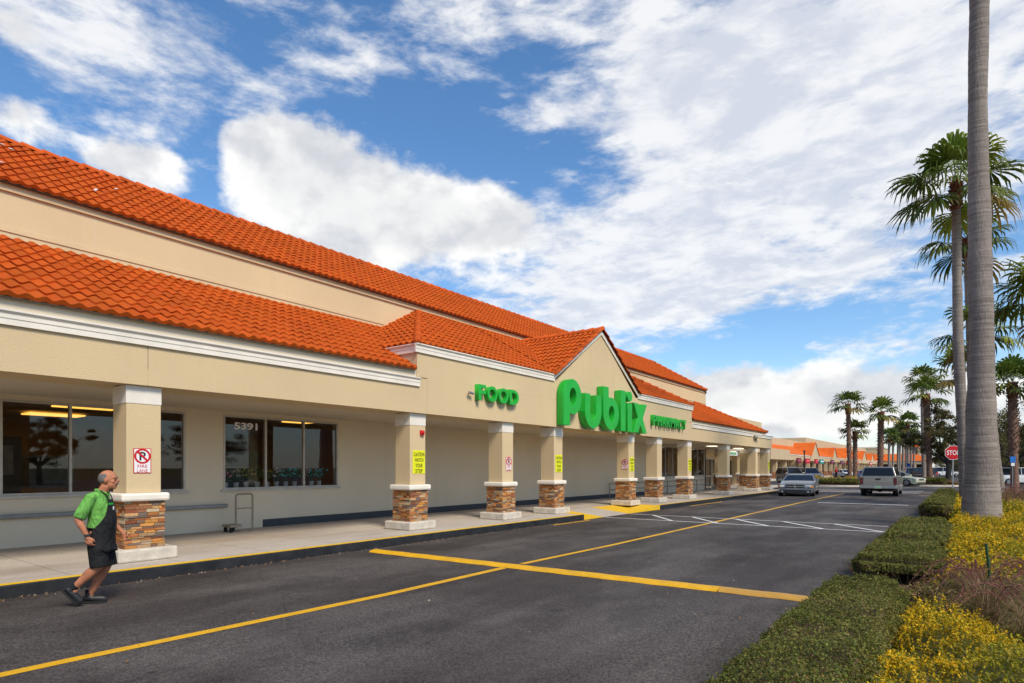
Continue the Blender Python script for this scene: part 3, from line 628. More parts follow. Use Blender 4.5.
# ------------------------------------------------------------------ lettering
TXTC = {}
def text_mesh(body, ex=.01, off=0.0, font_scale=1.0):
    key = (body, ex, off)
    if key in TXTC: return TXTC[key]
    cu = bpy.data.curves.new('t', 'FONT'); cu.body = body; cu.extrude = ex; cu.offset = off; cu.resolution_u = 4; cu.fill_mode = 'BOTH'
    o = bpy.data.objects.new('t', cu); COL.objects.link(o); dg = bpy.context.evaluated_depsgraph_get(); dg.update()
    me = bpy.data.meshes.new_from_object(o.evaluated_get(dg)); bpy.data.objects.remove(o)
    v = np.array([q.co[:] for q in me.vertices]); lo, hi = v.min(0), v.max(0)
    TXTC[key] = (me, lo, hi); return TXTC[key]
ROAD = lambda a, b, c: (c, a, b)              # text x -> +Y, up -> +Z, out -> +X
NEAR = lambda a, b, c: (a, -c, b)             # on a face turned to -Y
def text_obj(name, body, fn, a0, a1, b0, b1, c0, c1, mat, parent=None, off=0.0):
    me, lo, hi = text_mesh(body, .05, off); me = me.copy(); me.name = name
    for v in me.vertices:
        p = [(v.co[i] - lo[i]) / max(1e-6, hi[i] - lo[i]) for i in range(3)]
        v.co = fn(a0 + p[0] * (a1 - a0), b0 + p[1] * (b1 - b0), c0 + p[2] * (c1 - c0))
    me.materials.clear(); me.materials.append(mat); bm = bmesh.new(); bm.from_mesh(me); bmesh.ops.recalc_face_normals(bm, faces=bm.faces); bm.to_mesh(me); bm.free()
    o = bpy.data.objects.new(name, me); COL.objects.link(o)
    if parent: o.parent = parent; o.matrix_parent_inverse = Matrix.Translation(-Vector(parent.location))
    return o
def word_sign(word, y0, y1, z0, z1, xb, xf, label, name):
    t = empty(name, (xb, (y0 + y1) / 2, z0), 0, label, 'sign'); wts = [.7 if c == 'F' else 1.15 if c == 'M' else .95 for c in word]; tot = sum(wts); y = y0; k = (y1 - y0) / tot
    for c, w in zip(word, wts):
        text_obj('letter', c, ROAD, y + .03, y + w * k - .035, z0, z1, xb, xf, M_GREEN, t, off=.028); y += w * k
    return t
word_sign('FOOD', 12.78, 14.72, 3.56, 4.00, XF + .012, XF + .155, 'green raised FOOD letters on the tan fascia left of the gable', 'food_sign')
word_sign('PHARMACY', 24.45, 28.40, 3.53, 3.98, XF + .012, XF + .155, 'green raised PHARMACY letters on the tan fascia right of the gable', 'pharmacy_sign')
def ell_pts(cx, cy, rx, ry, a0, a1, n=26): return [(cx + rx * math.cos(a0 + (a1 - a0) * i / n), cy + ry * math.sin(a0 + (a1 - a0) * i / n)) for i in range(n + 1)]
def shape(paths, y0, z0, xb, xf, parent, name='letter'):
    cu = bpy.data.curves.new('s', 'CURVE'); cu.dimensions = '2D'; cu.fill_mode = 'BOTH'; cu.extrude = .5
    for p in paths:
        s_ = cu.splines.new('POLY'); s_.points.add(len(p) - 1); s_.use_cyclic_u = True
        for i, q in enumerate(p): s_.points[i].co = (q[0], q[1], 0, 1)
    o = bpy.data.objects.new('s', cu); COL.objects.link(o); dg = bpy.context.evaluated_depsgraph_get(); dg.update(); me = bpy.data.meshes.new_from_object(o.evaluated_get(dg)); bpy.data.objects.remove(o)
    me.name = name
    for v in me.vertices: v.co = ROAD(y0 + v.co.x, z0 + v.co.y, xb + (v.co.z + .5) * (xf - xb))
    me.materials.clear(); me.materials.append(M_GREEN); bm = bmesh.new(); bm.from_mesh(me); bmesh.ops.remove_doubles(bm, verts=bm.verts, dist=.0005); bmesh.ops.recalc_face_normals(bm, faces=bm.faces); bm.to_mesh(me); bm.free()
    ob = bpy.data.objects.new(name, me); COL.objects.link(ob); ob.parent = parent; ob.matrix_parent_inverse = Matrix.Translation(-Vector(parent.location)); bevel(ob, .008, 2); return ob
PB = empty('store_name_sign', (XF, 20.3, 3.1), 0, 'large deep green raised Publix letters under the tiled gable', 'sign')
H, XH, s_ = 1.56, 1.18, .40; b0_, f0_ = XF + .03, XF + .30
rx, ry = .585, .59
def ang_at_x(x, cx, rx_): return math.acos((x - cx) / rx_)
a = ang_at_x(s_, rx, rx)
shape([[(0, 0), (s_, 0)] + ell_pts(rx, H - ry, rx, ry, -a, PI), ell_pts(rx + .02, H - ry, .22, .30, 0, 2 * PI - .24)], 16.98, 3.12, b0_, f0_, PB)
wu = 1.18
shape([[(0, XH), (0, .55)] + ell_pts(wu / 2, .56, wu / 2, .58, PI, 2 * PI) + [(wu, XH), (wu - .37, XH)] + ell_pts(wu / 2, .56, wu / 2 - .37, .26, 0, -PI) + [(.37, XH)]], 18.38, 3.12, b0_, f0_, PB)
shape([[(s_, H), (0, H)] + ell_pts(rx + .03, ry, rx + .03, ry + .02, PI, 2 * PI + a), ell_pts(rx + .06, ry, .23, .30, 0, 2 * PI - .24)], 19.72, 3.12, b0_, f0_, PB)
shape([[(0, 0), (s_, 0), (s_, H), (0, H)]], 21.12, 3.12, b0_, f0_, PB)
shape([[(0, 0), (s_, 0), (s_, XH - .06), (0, XH - .06)]], 21.70, 3.12, b0_, f0_, PB); shape([ell_pts(.21, XH + .20, .21, .2, 0, 2 * PI - .2, 22)], 21.70, 3.12, b0_, f0_, PB, 'letter_dot')
w = 1.26; shape([[(0, 0), (.42, 0), (.63, .33), (.84, 0), (w, 0), (.86, .60), (w, XH), (.84, XH), (.63, .86), (.42, XH), (0, XH), (.40, .60)]], 22.24, 3.12, b0_, f0_, PB)

# ------------------------------------------------------------------ signs on columns
def plate(name, fn, a0, a1, b0, b1, c, mat, parent=None, th=.006):
    mb = MB(); mb.add([fn(a, b, cc) for cc in (c, c + th) for b in (b0, b1) for a in (a0, a1)], [(0, 2, 3, 1), (4, 5, 7, 6), (0, 1, 5, 4), (2, 6, 7, 3), (0, 4, 6, 2), (1, 3, 7, 5)])
    o = mb.build(name, mat)
    if parent: o.parent = parent; o.matrix_parent_inverse = Matrix.Translation(-Vector(parent.location))
    return o
def caution(fn, a, zc, c, label, org):
    t = empty('caution_sign', org, 0, label, 'sign'); w, h = .42, .58
    plate('plate', fn, a - w / 2, a + w / 2, zc - h / 2, zc + h / 2, c, M_SYEL, t)
    for i, (wd, k) in enumerate((('CAUTION', .37), ('WATCH', .30), ('YOUR', .25), ('STEP', .25))):
        z = zc + .235 - i * .138; text_obj('lettering', wd, fn, a - k / 2, a + k / 2, z - .095, z, c + .0065, c + .009, M_BLACK, t, off=.01)
def fire_lane(fn, a, zc, c, label, org):
    t = empty('fire_lane_sign', org, 0, label, 'sign'); w, h = .27, .41
    plate('plate', fn, a - w / 2, a + w / 2, zc - h / 2, zc + h / 2, c, M_RED, t); plate('plate_face', fn, a - w / 2 + .012, a + w / 2 - .012, zc - h / 2 + .012, zc + h / 2 - .012, c + .0062, M_SWHITE, t, .001)
    mb = MB(); n = 24; zc2 = zc + .075
    for r0, r1 in ((.095, .125),):
        vs = [fn(a + math.cos(2 * PI * i / n) * r, zc2 + math.sin(2 * PI * i / n) * r, c + .011) for i in range(n) for r in (r0, r1)]; mb.add(vs, [(2 * i, 2 * i + 1, (2 * i + 3) % (2 * n), (2 * i + 2) % (2 * n)) for i in range(n)])
    q = .105 / math.sqrt(2); e = .011; mb.add([fn(a - q - e, zc2 + q - e, c + .0125), fn(a - q + e, zc2 + q + e, c + .0125), fn(a + q + e, zc2 - q + e, c + .0125), fn(a + q - e, zc2 - q - e, c + .0125)], [(0, 1, 2, 3)])
    o = mb.build('prohibition_ring', M_RED, fixn=False); o.parent = t; o.matrix_parent_inverse = Matrix.Translation(-Vector(org))
    text_obj('lettering', 'P', fn, a - .045, a + .05, zc2 - .07, zc2 + .07, c + .0075, c + .010, M_BLACK, t, off=.02)
    text_obj('lettering', 'FIRE', fn, a - .075, a + .075, zc - .115, zc - .065, c + .0075, c + .010, M_RED, t); text_obj('lettering', 'LANE', fn, a - .08, a + .08, zc - .19, zc - .14, c + .0075, c + .010, M_RED, t)
cf = CX + .265 + .003
fire_lane(ROAD, CY[0] - .03, 1.82, cf, 'red and white no parking fire lane sign on the nearest column behind the walking man', (cf, CY[0], 1.9))
caution(ROAD, CY[1] + .03, 1.85, cf, 'yellow caution watch your step sign under the red alarm on the second column', (cf, CY[1], 1.9))
fire_lane(ROAD, CY[2] + .03, 1.82, cf, 'small red and white fire lane sign on the column below the FOOD letters', (cf, CY[2], 1.9))
caution(ROAD, CY[3] + .02, 1.85, cf, 'yellow caution sign on the column just left of the kerb ramp', (cf, CY[3], 1.9))
caution(ROAD, CY[4] + .02, 1.85, cf, 'yellow caution sign on the column just right of the kerb ramp', (cf, CY[4], 1.9))
fire_lane(NEAR, CX + .1, 1.85, -(CY[4] - .265 - .003), 'faded fire lane sign on the shaded side of the column right of the kerb ramp', (CX, CY[4] - .27, 1.9))
caution(ROAD, CY[6] + .02, 1.85, cf, 'yellow caution sign on the column below the right end of the PHARMACY letters', (cf, CY[6], 1.9))
caution(ROAD, CY[9] + .02, 1.85, cf, 'yellow caution sign on the last arcade column by the store corner', (cf, CY[9], 1.9))
AL = empty('fire_alarm', (cf, CY[1] + .12, 2.58), 0, 'small red alarm strobe high on the second column', 'fire alarm')
MB().box(0, .05, -.06, .06, -.06, .06).build('housing', M_RED, AL); MB().tube([(.05, .0, -.0), (.09, 0, 0)], [.045, .03], 12).build('horn', M_RED, AL)
# wall and fascia fittings
tag(bevel(MB().box(XW + .001, XW + .05, 18.1, 18.22, .86, 1.02).build('outlet_box', M_DARKFR), .006), 'dark little outlet box low on the tan back wall', 'outlet box')
t = empty('security_camera', (XF + .01, 12.55, 3.74), 0, 'little grey camera on the fascia left of the FOOD letters', 'camera')
MB().tube([(0, 0, 0), (.10, -.02, 0)], .018, 8).build('bracket', M_ALU, t); MB().tube([(.10, -.10, 0), (.10, .08, -.02)], .035, 10).build('housing', M_ALU, t)
t = empty('floodlight', (XF + .01, 40.8, 3.75), 0, 'white twin floodlight on the fascia near the right end', 'lamp')
MB().box(0, .06, -.1, .1, -.1, .1).build('backplate', M_WHITE, t); MB().obox((.22, .25, .05), (.22, .4, .12), Euler((0, .4, 0)).to_matrix()).build('lamp_head', M_WHITE, t); MB().obox((.22, -.3, .07), (.22, .4, .12), Euler((0, .4, 0)).to_matrix()).build('lamp_head', M_WHITE, t); MB().tube([(.03, 0, 0), (.04, 0, -.35)], .025, 8).build('conduit', M_DARKFR, t)
t = empty('house_number', (XW - .02, 8.2, 2.68), 0, 'white street number 5391 on the flower window glass', 'street number')
text_obj('digits', '5391', ROAD, 8.0, 8.62, 2.66, 2.84, XW - .0285, XW - .024, M_SWHITE, t, off=.03)
# bumper rail on the wall
t = empty('wall_rail', (XW, 3, .75), 0, 'long dull steel bumper rail on the wall under the left windows', 'rail')
def child(mb, name, mat, t, bev=None):
    o = mb.build(name, mat, t); o.matrix_parent_inverse = Matrix.Translation(-Vector(t.location)); 
    if bev: bevel(o, bev)
    return o
child(MB().box(XW + .09, XW + .13, YL + 1, 7.76, .74, .83), 'bar', M_STEEL, t, .012)
for y in (-3, 0, 2.9, 5.3, 7.5): child(MB().box(XW, XW + .09, y, y + .06, .76, .81), 'bracket', M_STEEL, t)
t = empty('guard_rail', (XW, 35, SW), 0, 'two bar dark pipe rail with posts along the wall under the far windows', 'railing')
for z in (.62, .92): child(MB().tube([(XW + .35, 27.2, z), (XW + .35, 42.0, z)], .024, 8), 'bar', M_STEEL, t)
for i in range(7): child(MB().tube([(XW + .35, 27.2 + i * 2.46, SW), (XW + .35, 27.2 + i * 2.46, .94)], .026, 8), 'post', M_STEEL, t)
# inside displays
def thing1(mb, name, mat, label, cat, group=None): o = mb.build(name, mat); return tag(o, label, cat, group)
t = empty('notice_board', (-19.9, 4.7, 1.4), 0, 'framed wide board seen dimly on the back wall behind the left window', 'board')
child(MB().box(-20.2, -20.16, 4.2, 6.4, 1.15, 2.05), 'frame', simple('board_frame', (.30, .28, .24)), t); child(MB().box(-20.158, -20.14, 4.3, 6.3, 1.22, 1.98), 'panel', simple('board_panel', (.10, .10, .085), var=.5, nscale=5), t)
t = empty('display_cabinet', (-17.2, 3.3, SW), 0, 'dark cabinet with a lit pale poster behind the leftmost glass', 'cabinet')
child(MB().box(-17.4, -17.0, 3.1, 4.4, SW, 2.4), 'body', M_DARKFR, t); child(MB().box(-16.998, -16.985, 3.25, 4.25, 1.55, 2.2), 'poster', simple('poster', (.30, .28, .24), var=.3, nscale=4), t)
tone = [simple('blossom_pink', (.8, .3, .45), var=.4, nscale=20), simple('blossom_blue', (.12, .62, .72), var=.4, nscale=20), simple('blossom_white', (.65, .55, .55), var=.2, nscale=20), simple('blossom_yellow', (.5, .42, .05), var=.3), simple('stem_green', (.03, .10, .03))]
pots = [(8.0, 0), (8.28, 2), (8.55, 3), (8.86, 4), (9.14, 3), (9.42, 2), (9.70, 1), (9.98, 1), (10.26, 0), (10.52, 1), (10.78, 1)]
desc = ['pink', 'blue', 'white', 'yellow', 'green']
P(MB().box(XW - .28, XW - .75, 7.8, 11.05, 1.12, 1.17), 'display_shelf', M_INTF)
for i, (y, c) in enumerate(pots):
    t = empty('flower_pot', (XW - .45, y, 1.17), 0, 'potted %s flowers on the window shelf behind the numbered window, number %s from the left' % (desc[c], ('one', 'two', 'three', 'four', 'five', 'six', 'seven', 'eight', 'nine', 'ten', 'eleven')[i]), 'potted plant', 'flower pots in the shop window')
    MB().tube([(0, 0, 0), (0, 0, .16)], [.05, .07], 10).build('pot', M_SWHITE, t); mb = MB()
    for k in range(16): mb.ell((random.gauss(0, .07), random.gauss(0, .09), .30 + random.random() * .22), (.035, .035, .03), nu=6, nv=4)
    mb.build('blossoms', tone[c], t); mb = MB()
    for k in range(14): mb.tube([(0, 0, .14), (random.gauss(0, .06), random.gauss(0, .08), .42)], [.008, .02], 4)
    mb.build('foliage', tone[4], t)
t = empty('cooler_shelf', (-20.5, 11, SW), 0, 'teal lit cooler shelving deep behind the numbered window', 'shelf')
child(MB().box(-20.9, -20.3, 9.9, 12.1, SW, 2.3), 'case', simple('cooler', (.06, .22, .18), var=.5, nscale=5), t)
for z in (.8, 1.25, 1.7): child(MB().box(-20.3, -20.2, 9.95, 12.05, z, z + .04), 'shelf', M_SWHITE, t)
# platform cart by the wall
def hand_cart():
    t = empty('platform_cart', (-13.78, 7.72, SW), 0, 'bronze tube platform cart parked against the wall below the numbered window', 'cart'); w = .42
    y0, y1 = -w / 2 + .12, w / 2 + .12; r_ = .06
    pts = [(0, y0, .10), (0, y0, .84)] + [(0, y0 + r_ - r_ * math.cos(a), .84 + r_ * math.sin(a)) for a in (.5, 1.0, 1.57)] + [(0, y1 - r_ + r_ * math.cos(a), .84 + r_ * math.sin(a)) for a in (1.57, 1.0, .5)] + [(0, y1, .84), (0, y1, .02)]
    MB().tube(pts, .023, 10).build('handle', M_BRZ, t); MB().tube([(0, y0, .56), (0, y1, .56)], .014, 8).build('crossbar', M_BRZ, t)
    bevel(MB().box(-.36, .02, y0 - .15, y0 + .14, .12, .18).build('deck', M_BRZ, t), .01)
    for x, y in ((-.28, y0 - .10), (-.28, y0 + .08), (-.03, y0 - .10)):
        MB().tube([(x, y - .02, .06), (x, y + .02, .06)], .06, 14).build('wheel', M_RUB, t)
hand_cart()
# shopping carts near the entrance
M_WIRE = simple('cart_wire', (.25, .25, .26), .35, .5, .7)
def shop_cart(x, y, rz, label):
    t = empty('shopping_cart', (x, y, SW), rz, label, 'shopping cart', 'carts by the entrance'); mb = MB()
    for k in range(7):
        z = .45 + k * .075; e = .02 * k
        mb.tube([(-.45 - e * .3, -.22 - e, z), (.42 + e, -.26 - e, z), (.42 + e, .26 + e, z), (-.45 - e * .3, .22 + e, z), (-.45 - e * .3, -.22 - e, z)], .006, 4)
    for k in range(9):
        x_ = -.45 + k * .108
        for sg in (-1, 1): mb.tube([(x_, sg * .23, .45), (x_, sg * .36, .92)], .005, 4)
    mb.build('basket', M_WIRE, t); MB().tube([(.55, -.27, .98), (.55, .27, .98)], .02, 8).build('handle', M_GREEN, t); mb = MB()
    for sg in (-1, 1): mb.tube([(.55, sg * .25, .98), (.40, sg * .25, .25), (-.42, sg * .2, .18)], .014, 6)
    mb.build('frame', M_WIRE, t)
    for a, b in ((-.4, -.2), (-.4, .2), (.4, -.25), (.4, .25)): MB().tube([(a, b - .015, .06), (a, b + .015, .06)], .06, 10).build('wheel', M_RUB, t)
shop_cart(-13.0, 47.2, 1.2, 'wire shopping cart by the entrance, nearer the kerb'); shop_cart(-13.7, 48.3, 1.4, 'wire shopping cart by the entrance, farther back by the door wall')
t = empty('entry_sign', (-14.3, 47.6, 2.78), 0, 'pale hanging sign with green lettering at the recessed entrance', 'sign')
child(MB().box(-14.32, -14.25, 46.4, 48.9, 2.66, 2.98), 'board', M_SWHITE, t)
for i in range(7): child(MB().box(-14.248, -14.24, 46.75 + i * .27, 46.93 + i * .27, 2.73, 2.90), 'letter', M_GREEN, t)

# ------------------------------------------------------------------ far strip of shops
FAR = empty('shop_strip', (-22.5, 120, 0), 0, 'long row of distant tan shops with orange roofs and columns beyond the supermarket', 'building')
def FP(mb, name, mat): 
    o = mb.build(name, mat, FAR); o.matrix_parent_inverse = Matrix.Translation((22.5, -120, 0)); return o
FX, FW = -22.5, -26.0
FP(MB().box(FW, FW - .3, 64, 232, 0, 6.9).box(FW, -60, 64, 64.3, 0, 6.9).box(-26.3, -60, 136, 136.3, 6.9, 7.95).box(FW + .01, FW - .3, 136, 232, 6.9, 7.95).box(FW - .3, -60, 64.3, 136, 6.8, 6.9), 'wall', M_FAR)
FP(MB().box(FX, FX - .3, 66, 232, 3.0, 3.95).box(FX - .3, FW, 66, 232, 3.03, 3.10).box(FX + .35, FX - .2, 92, 104, 2.98, 4.55).box(FX - .2, FX - 3.4, 103.8, 104, 3.0, 4.55).box(FX - .2, FX - 3.4, 92, 92.2, 3.0, 4.55), 'fascia', M_FAR)
FP(MB().box(FX + .06, FX - .1, 104.01, 232, 3.80, 3.96), 'cornice', M_WHITE)
def far_slope(y0, y1, z0=3.97, z1=5.75, x0=FX + .1, x1=FW):
    return FP(MB().add([(x0, y0, z0), (x0, y1, z0), (x1, y1, z1), (x1, y0, z1)], [(0, 1, 2, 3)]), 'tile_roof', M_FTILE)
far_slope(66, 232)
def far_gable(yc, hw, zp, z0=3.9, fwd=.5):
    x0 = FX + fwd; FP(MB().prism([(yc - hw + .2, 2.98), (yc + hw - .2, 2.98), (yc + hw - .2, z0), (yc, zp - .15), (yc - hw + .2, z0)], lambda p, q, t: (t, p, q), x0, x0 - .25), 'gable', M_FAR)
    FP(MB().add([(x0 + .15, yc - hw, z0), (x0 + .15, yc, zp), (FW - 2, yc, zp), (FW - 2, yc - hw, z0)], [(0, 1, 2, 3)]).add([(x0 + .15, yc + hw, z0), (x0 + .15, yc, zp), (FW - 2, yc, zp), (FW - 2, yc + hw, z0)], [(0, 3, 2, 1)]), 'gable_roof', M_FTILE)
    for sg in (-1, 1): FP(MB().add([(x0 + .01, yc + sg * hw, z0 - .2), (x0 + .01, yc, zp - .3), (x0 + .01, yc, zp), (x0 + .01, yc + sg * hw, z0)], [(0, 1, 2, 3)]), 'rake_trim', M_WHITE)
far_gable(125.5, 3.8, 6.5, fwd=.15); far_gable(147, 3.0, 6.1, fwd=.15); far_gable(166, 4.2, 6.5, fwd=.15); far_gable(196, 5, 6.5, fwd=.15); far_gable(215, 4, 6.2, fwd=.15)
for i in range(28):
    y = 67 + i * 6.0; c = MB().box(FX - .05, FX - .6, y, y + .55, 1.05, 3.0).build('column', M_FAR, FAR); c.matrix_parent_inverse = Matrix.Translation((22.5, -120, 0))
    MB().box(FX + .02, FX - .67, y - .07, y + .62, .12, 1.05).build('stone_base', M_FSTONE if 'M_FSTONE' in globals() else simple('far_stone', (.34, .15, .08), var=.4, nscale=3), c)
    globals()['M_FSTONE'] = bpy.data.materials['far_stone']
    FP(MB().box(FW + .05, FW, y + 1.0, y + 5.0, .5, 2.7), 'shop_window', M_CGLASS)
    FP(MB().box(FW + .1, FW, y + .8, y + 1.0, .1, 2.9).box(FW + .1, FW, y + 2.9, y + 3.0, .1, 2.9), 'window_frame', M_FRAME)
struct(MB().box(-26, -20.3, 60, 232, -.01, .12).build('far_sidewalk', M_CONC)); struct(MB().box(-20.32, -20.2, 60, 232, -.01, .14).build('far_kerb', M_SLAB))
far_signs = [(107.5, 110.5, 'dark_red', (.16, .012, .03), 'dark red'), (114, 117.5, 'red', (.45, .015, .03), 'bright red'), (122.5, 125.0, 'crimson', (.42, .012, .04), 'crimson'), (127.0, 131.0, 'teal', (.01, .22, .20), 'teal'), (139, 142.5, 'maroon', (.14, .02, .05), 'maroon'), (151.5, 156, 'plum', (.12, .03, .06), 'plum coloured'), (160, 163.0, 'scarlet', (.5, .03, .03), 'scarlet'), (176, 180, 'rust', (.4, .08, .03), 'rust red'), (203, 209, 'rose', (.5, .06, .05), 'rose red')]
for y0, y1, nm, c, d in far_signs:
    t = empty('shop_sign', (FX + .62, (y0 + y1) / 2, 2.8), 0, '%s shop sign hung on the distant shop row under the orange roof' % d, 'sign', None); mt = simple('sign_' + nm, c, .6)
    mb = MB(); mb.prism([(y0, 2.62), (y0 + .3, 2.5), (y1 - .3, 2.5), (y1, 2.62), (y1, 3.35), (y0, 3.35)], lambda p, q, s: (s, p, q), FX + .55, FX + .75); child(mb, 'panel', mt, t)
    child(MB().box(FX + .751, FX + .76, y0 + .5, y1 - .5, 2.85, 3.08), 'lettering', M_SWHITE if d in ('rose red', 'teal') else simple('sgl_' + nm, tuple(min(1, q * 2 + .1) for q in c)), t)
# wing closing the far end
WNG = empty('shop_wing', (-18, 236, 0), 0, 'distant low orange roofed building closing the end of the lot', 'building')
def WP(mb, name, mat): o = mb.build(name, mat, WNG); o.matrix_parent_inverse = Matrix.Translation((18, -236, 0)); return o
WP(MB().box(-60, -9.5, 238.5, 260, 0, 4.0).box(-60, -8.5, 235, 235.4, 3.0, 4.0), 'wall', M_FAR)
WP(MB().add([(-60, 234.8, 4.0), (-7.8, 234.8, 4.0), (-13, 240, 6.4), (-60, 240, 6.4)], [(0, 1, 2, 3)]).add([(-7.8, 234.8, 4.0), (-7.8, 262, 4.0), (-13, 256, 6.4), (-13, 240, 6.4)], [(0, 1, 2, 3)]), 'tile_roof', M_FTILE)
for i in range(9): WP(MB().box(-9.6 - i * 3.2, -9 - i * 3.2, 235, 235.6, 0, 3.0), 'column', M_FAR)
WP(MB().box(-60, -10, 238.4, 238.49, .4, 2.8), 'shop_window', M_CGLASS)
BB = empty('tan_hall', (-30, 262, 0), 0, 'plain flat topped tan building rising behind the far orange roofs', 'building')
child(MB().box(-75, -24, 262, 290, 0, 9.0), 'wall', M_FAR, BB); child(MB().box(-75.2, -23.8, 261.8, 290.2, 9.0, 9.5), 'parapet', M_SOF, BB)
TW = empty('corner_tower', (-14, 250, 0), 0, 'tan tower with a dark recessed face and orange top at the far end', 'building')
child(MB().box(-17.5, -11.2, 262, 270, 0, 11.0), 'wall', M_FAR, TW); child(MB().box(-16.3, -13.2, 261.85, 262, 4, 9.0), 'recess', M_OAK, TW); child(MB().box(-16.4, -12.6, 261.8, 261.99, 9.3, 10.3), 'tile_band', M_FTILE, TW); child(MB().box(-17.9, -10.8, 261.7, 270.3, 11.0, 11.4), 'parapet', M_SOF, TW)

# ------------------------------------------------------------------ planting bed
struct(MB().box(-1.12, 7, -20, 41, -.01, .09).build('planting_bed', M_MULCH))
def leaf_quads(Pt, Nm, size, cols, asp=.42, jitter=.6):
    """rhombic leaves at points, roughly facing the normals"""
    n = len(Pt); Nm = Nm + rng.normal(0, jitter, (n, 3)); Nm /= np.linalg.norm(Nm, axis=1, keepdims=True)
    a = rng.normal(0, 1, (n, 3)); a -= Nm * (a * Nm).sum(1, keepdims=True); a /= np.linalg.norm(a, axis=1, keepdims=True); b = np.cross(Nm, a)
    s = (np.asarray(size) * rng.uniform(.6, 1.4, n))[:, None]
    V = np.stack([Pt - a * s, Pt + b * s * asp - a * s * .1, Pt + a * s, Pt - b * s * asp - a * s * .1], 1).reshape(-1, 3)
    return V, np.arange(4 * n).reshape(-1, 4), cols
def vnoise(x, y, f, seed=0.0): return np.array([mnoise.noise(Vector((a * f + seed, b * f - seed, seed * 1.7))) for a, b in zip(x, y)])
def pick(n, palette, wts, var=.22):
    p = np.array(palette)[rng.choice(len(palette), n, p=np.array(wts) / sum(wts))]; return np.clip(p * rng.uniform(1 - var, 1 + var, (n, 1)) * (1 + rng.normal(0, .06, (n, 3))), 0, 1)
HEDGE_PAL = [(.110, .122, .020), (.165, .172, .028), (.225, .188, .038), (.060, .078, .014), (.27, .18, .06), (.19, .24, .035)]
def hedge(x0, x1, y0, y1, h, n, size, label, seed):
    z0 = .10; t = empty('clipped_hedge', ((x0 + x1) / 2, (y0 + y1) / 2, z0), 0, label, 'hedge', None); cx, cy = (x0 + x1) / 2, (y0 + y1) / 2
    hx, hy, hz = (x1 - x0) / 2, (y1 - y0) / 2, h - z0
    core = MB().box(-hx + .07, hx - .07, -hy + .07, hy - .07, .12, hz - .06); o = bevel(core.build('twig_core', M_TWIG, t), .05, 2)
    # surface samples on a rounded box
    aT, aS, aE = 4 * hx * hy, 2 * hy * hz * 2, 2 * hx * hz * 2; q = rng.random(n) * (aT * 1.25 + aS + aE)
    u, v = rng.uniform(-1, 1, n), rng.uniform(-1, 1, n); Pn = np.zeros((n, 3)); Nn = np.zeros((n, 3))
    top = q < aT * 1.25; sd_ = (q >= aT * 1.25) & (q < aT * 1.25 + aS); en = ~(top | sd_)
    Pn[top] = np.stack([u[top] * hx, v[top] * hy, np.full(top.sum(), hz)], 1); Nn[top] = (0, 0, 1)
    sg = np.sign(rng.random(n) - .5)
    w = 1 - rng.random(n) ** 1.5 * .80
    Pn[sd_] = np.stack([sg[sd_] * hx, v[sd_] * hy, w[sd_] * hz], 1); Nn[sd_] = np.stack([sg[sd_], 0 * sg[sd_], 0 * sg[sd_]], 1)
    w2_ = 1 - rng.random(n) ** 1.3 * .55; Pn[en] = np.stack([u[en] * hx, sg[en] * hy, w2_[en] * hz], 1); Nn[en] = np.stack([0 * sg[en], sg[en], 0 * sg[en]], 1)
    # round the corners
    r_ = .13
    for ax, hh in ((0, hx), (1, hy)):
        e = np.clip(np.abs(Pn[:, ax]) - (hh - r_), 0, r_) / r_; f = np.clip(Pn[:, 2] - (hz - r_), 0, r_) / r_
        Pn[:, ax] -= np.sign(Pn[:, ax]) * r_ * (1 - np.sqrt(np.clip(1 - (e * f) ** 2, 0, 1))) * 1.0; Pn[:, 2] -= r_ * .55 * (e * f) ** 2
    ex_, ey_ = np.clip(np.abs(Pn[:, 0]) - (hx - .25), 0, .25) / .25, np.clip(np.abs(Pn[:, 1]) - (hy - .25), 0, .25) / .25
    Pn[:, 0] -= np.sign(Pn[:, 0]) * .12 * (ex_ * ey_) ** 2; Pn[:, 1] -= np.sign(Pn[:, 1]) * .12 * (ex_ * ey_) ** 2
    nz = vnoise(Pn[:, 0] + Pn[:, 2], Pn[:, 1] + cy, 2.6, seed) * .045 + vnoise(Pn[:, 0], Pn[:, 1] + Pn[:, 2], 9, seed + 3) * .022
    Pn += Nn * (nz * 1.5 + rng.normal(0, .015, n) + np.where(rng.random(n) < .06, rng.random(n) * .06, 0))[:, None]
    patch = vnoise(Pn[:, 0] * 1.3, Pn[:, 1] + cy, 1.5, seed + 9); C = pick(n, HEDGE_PAL, (4, 5, 3, 4, 1.2, 1.5), .35); C *= (1 + .35 * patch)[:, None]
    br = np.clip(patch * 2.2, 0, 1)[:, None] * .4; C = C * (1 - br) + np.array([.20, .165, .055]) * br
    V, Fq, C = leaf_quads(Pn, Nn * .6 + np.array([0, 0, .35]), size, C); npmesh('foliage', V, Fq, C, M_LEAF, t)
    tw = MB(); k = int(60 * (hy * 2 + hx * 2) / 3)
    for i in range(min(k, 220)):
        if random.random() < .3: x, y = -hx + .06, random.uniform(-hy, hy)
        else: x, y = random.uniform(-hx, hx), -hy + .06
        a, b = random.gauss(0, .09), random.gauss(0, .09); tw.tube([(x * .9, y * .97, -.01), (x * .96 + a * .4, y * .99 + b * .4, .12), (x + a, y + b, hz * .7)], [.008, .006, .003], 4)
    tag(tw.build('twigs', M_TWIG, t), kind='stuff'); return t
hedge(-1.27, -.50, 1.2, 8.1, .45, 96000, .0115, 'olive clipped box hedge nearest the camera beside the end of the speed bump', 1.0)
hedge(-1.30, -.25, 9.9, 12.75, .44, 42000, .015, 'clipped hedge block with bare twigs low on its front, second from the camera', 5.0)
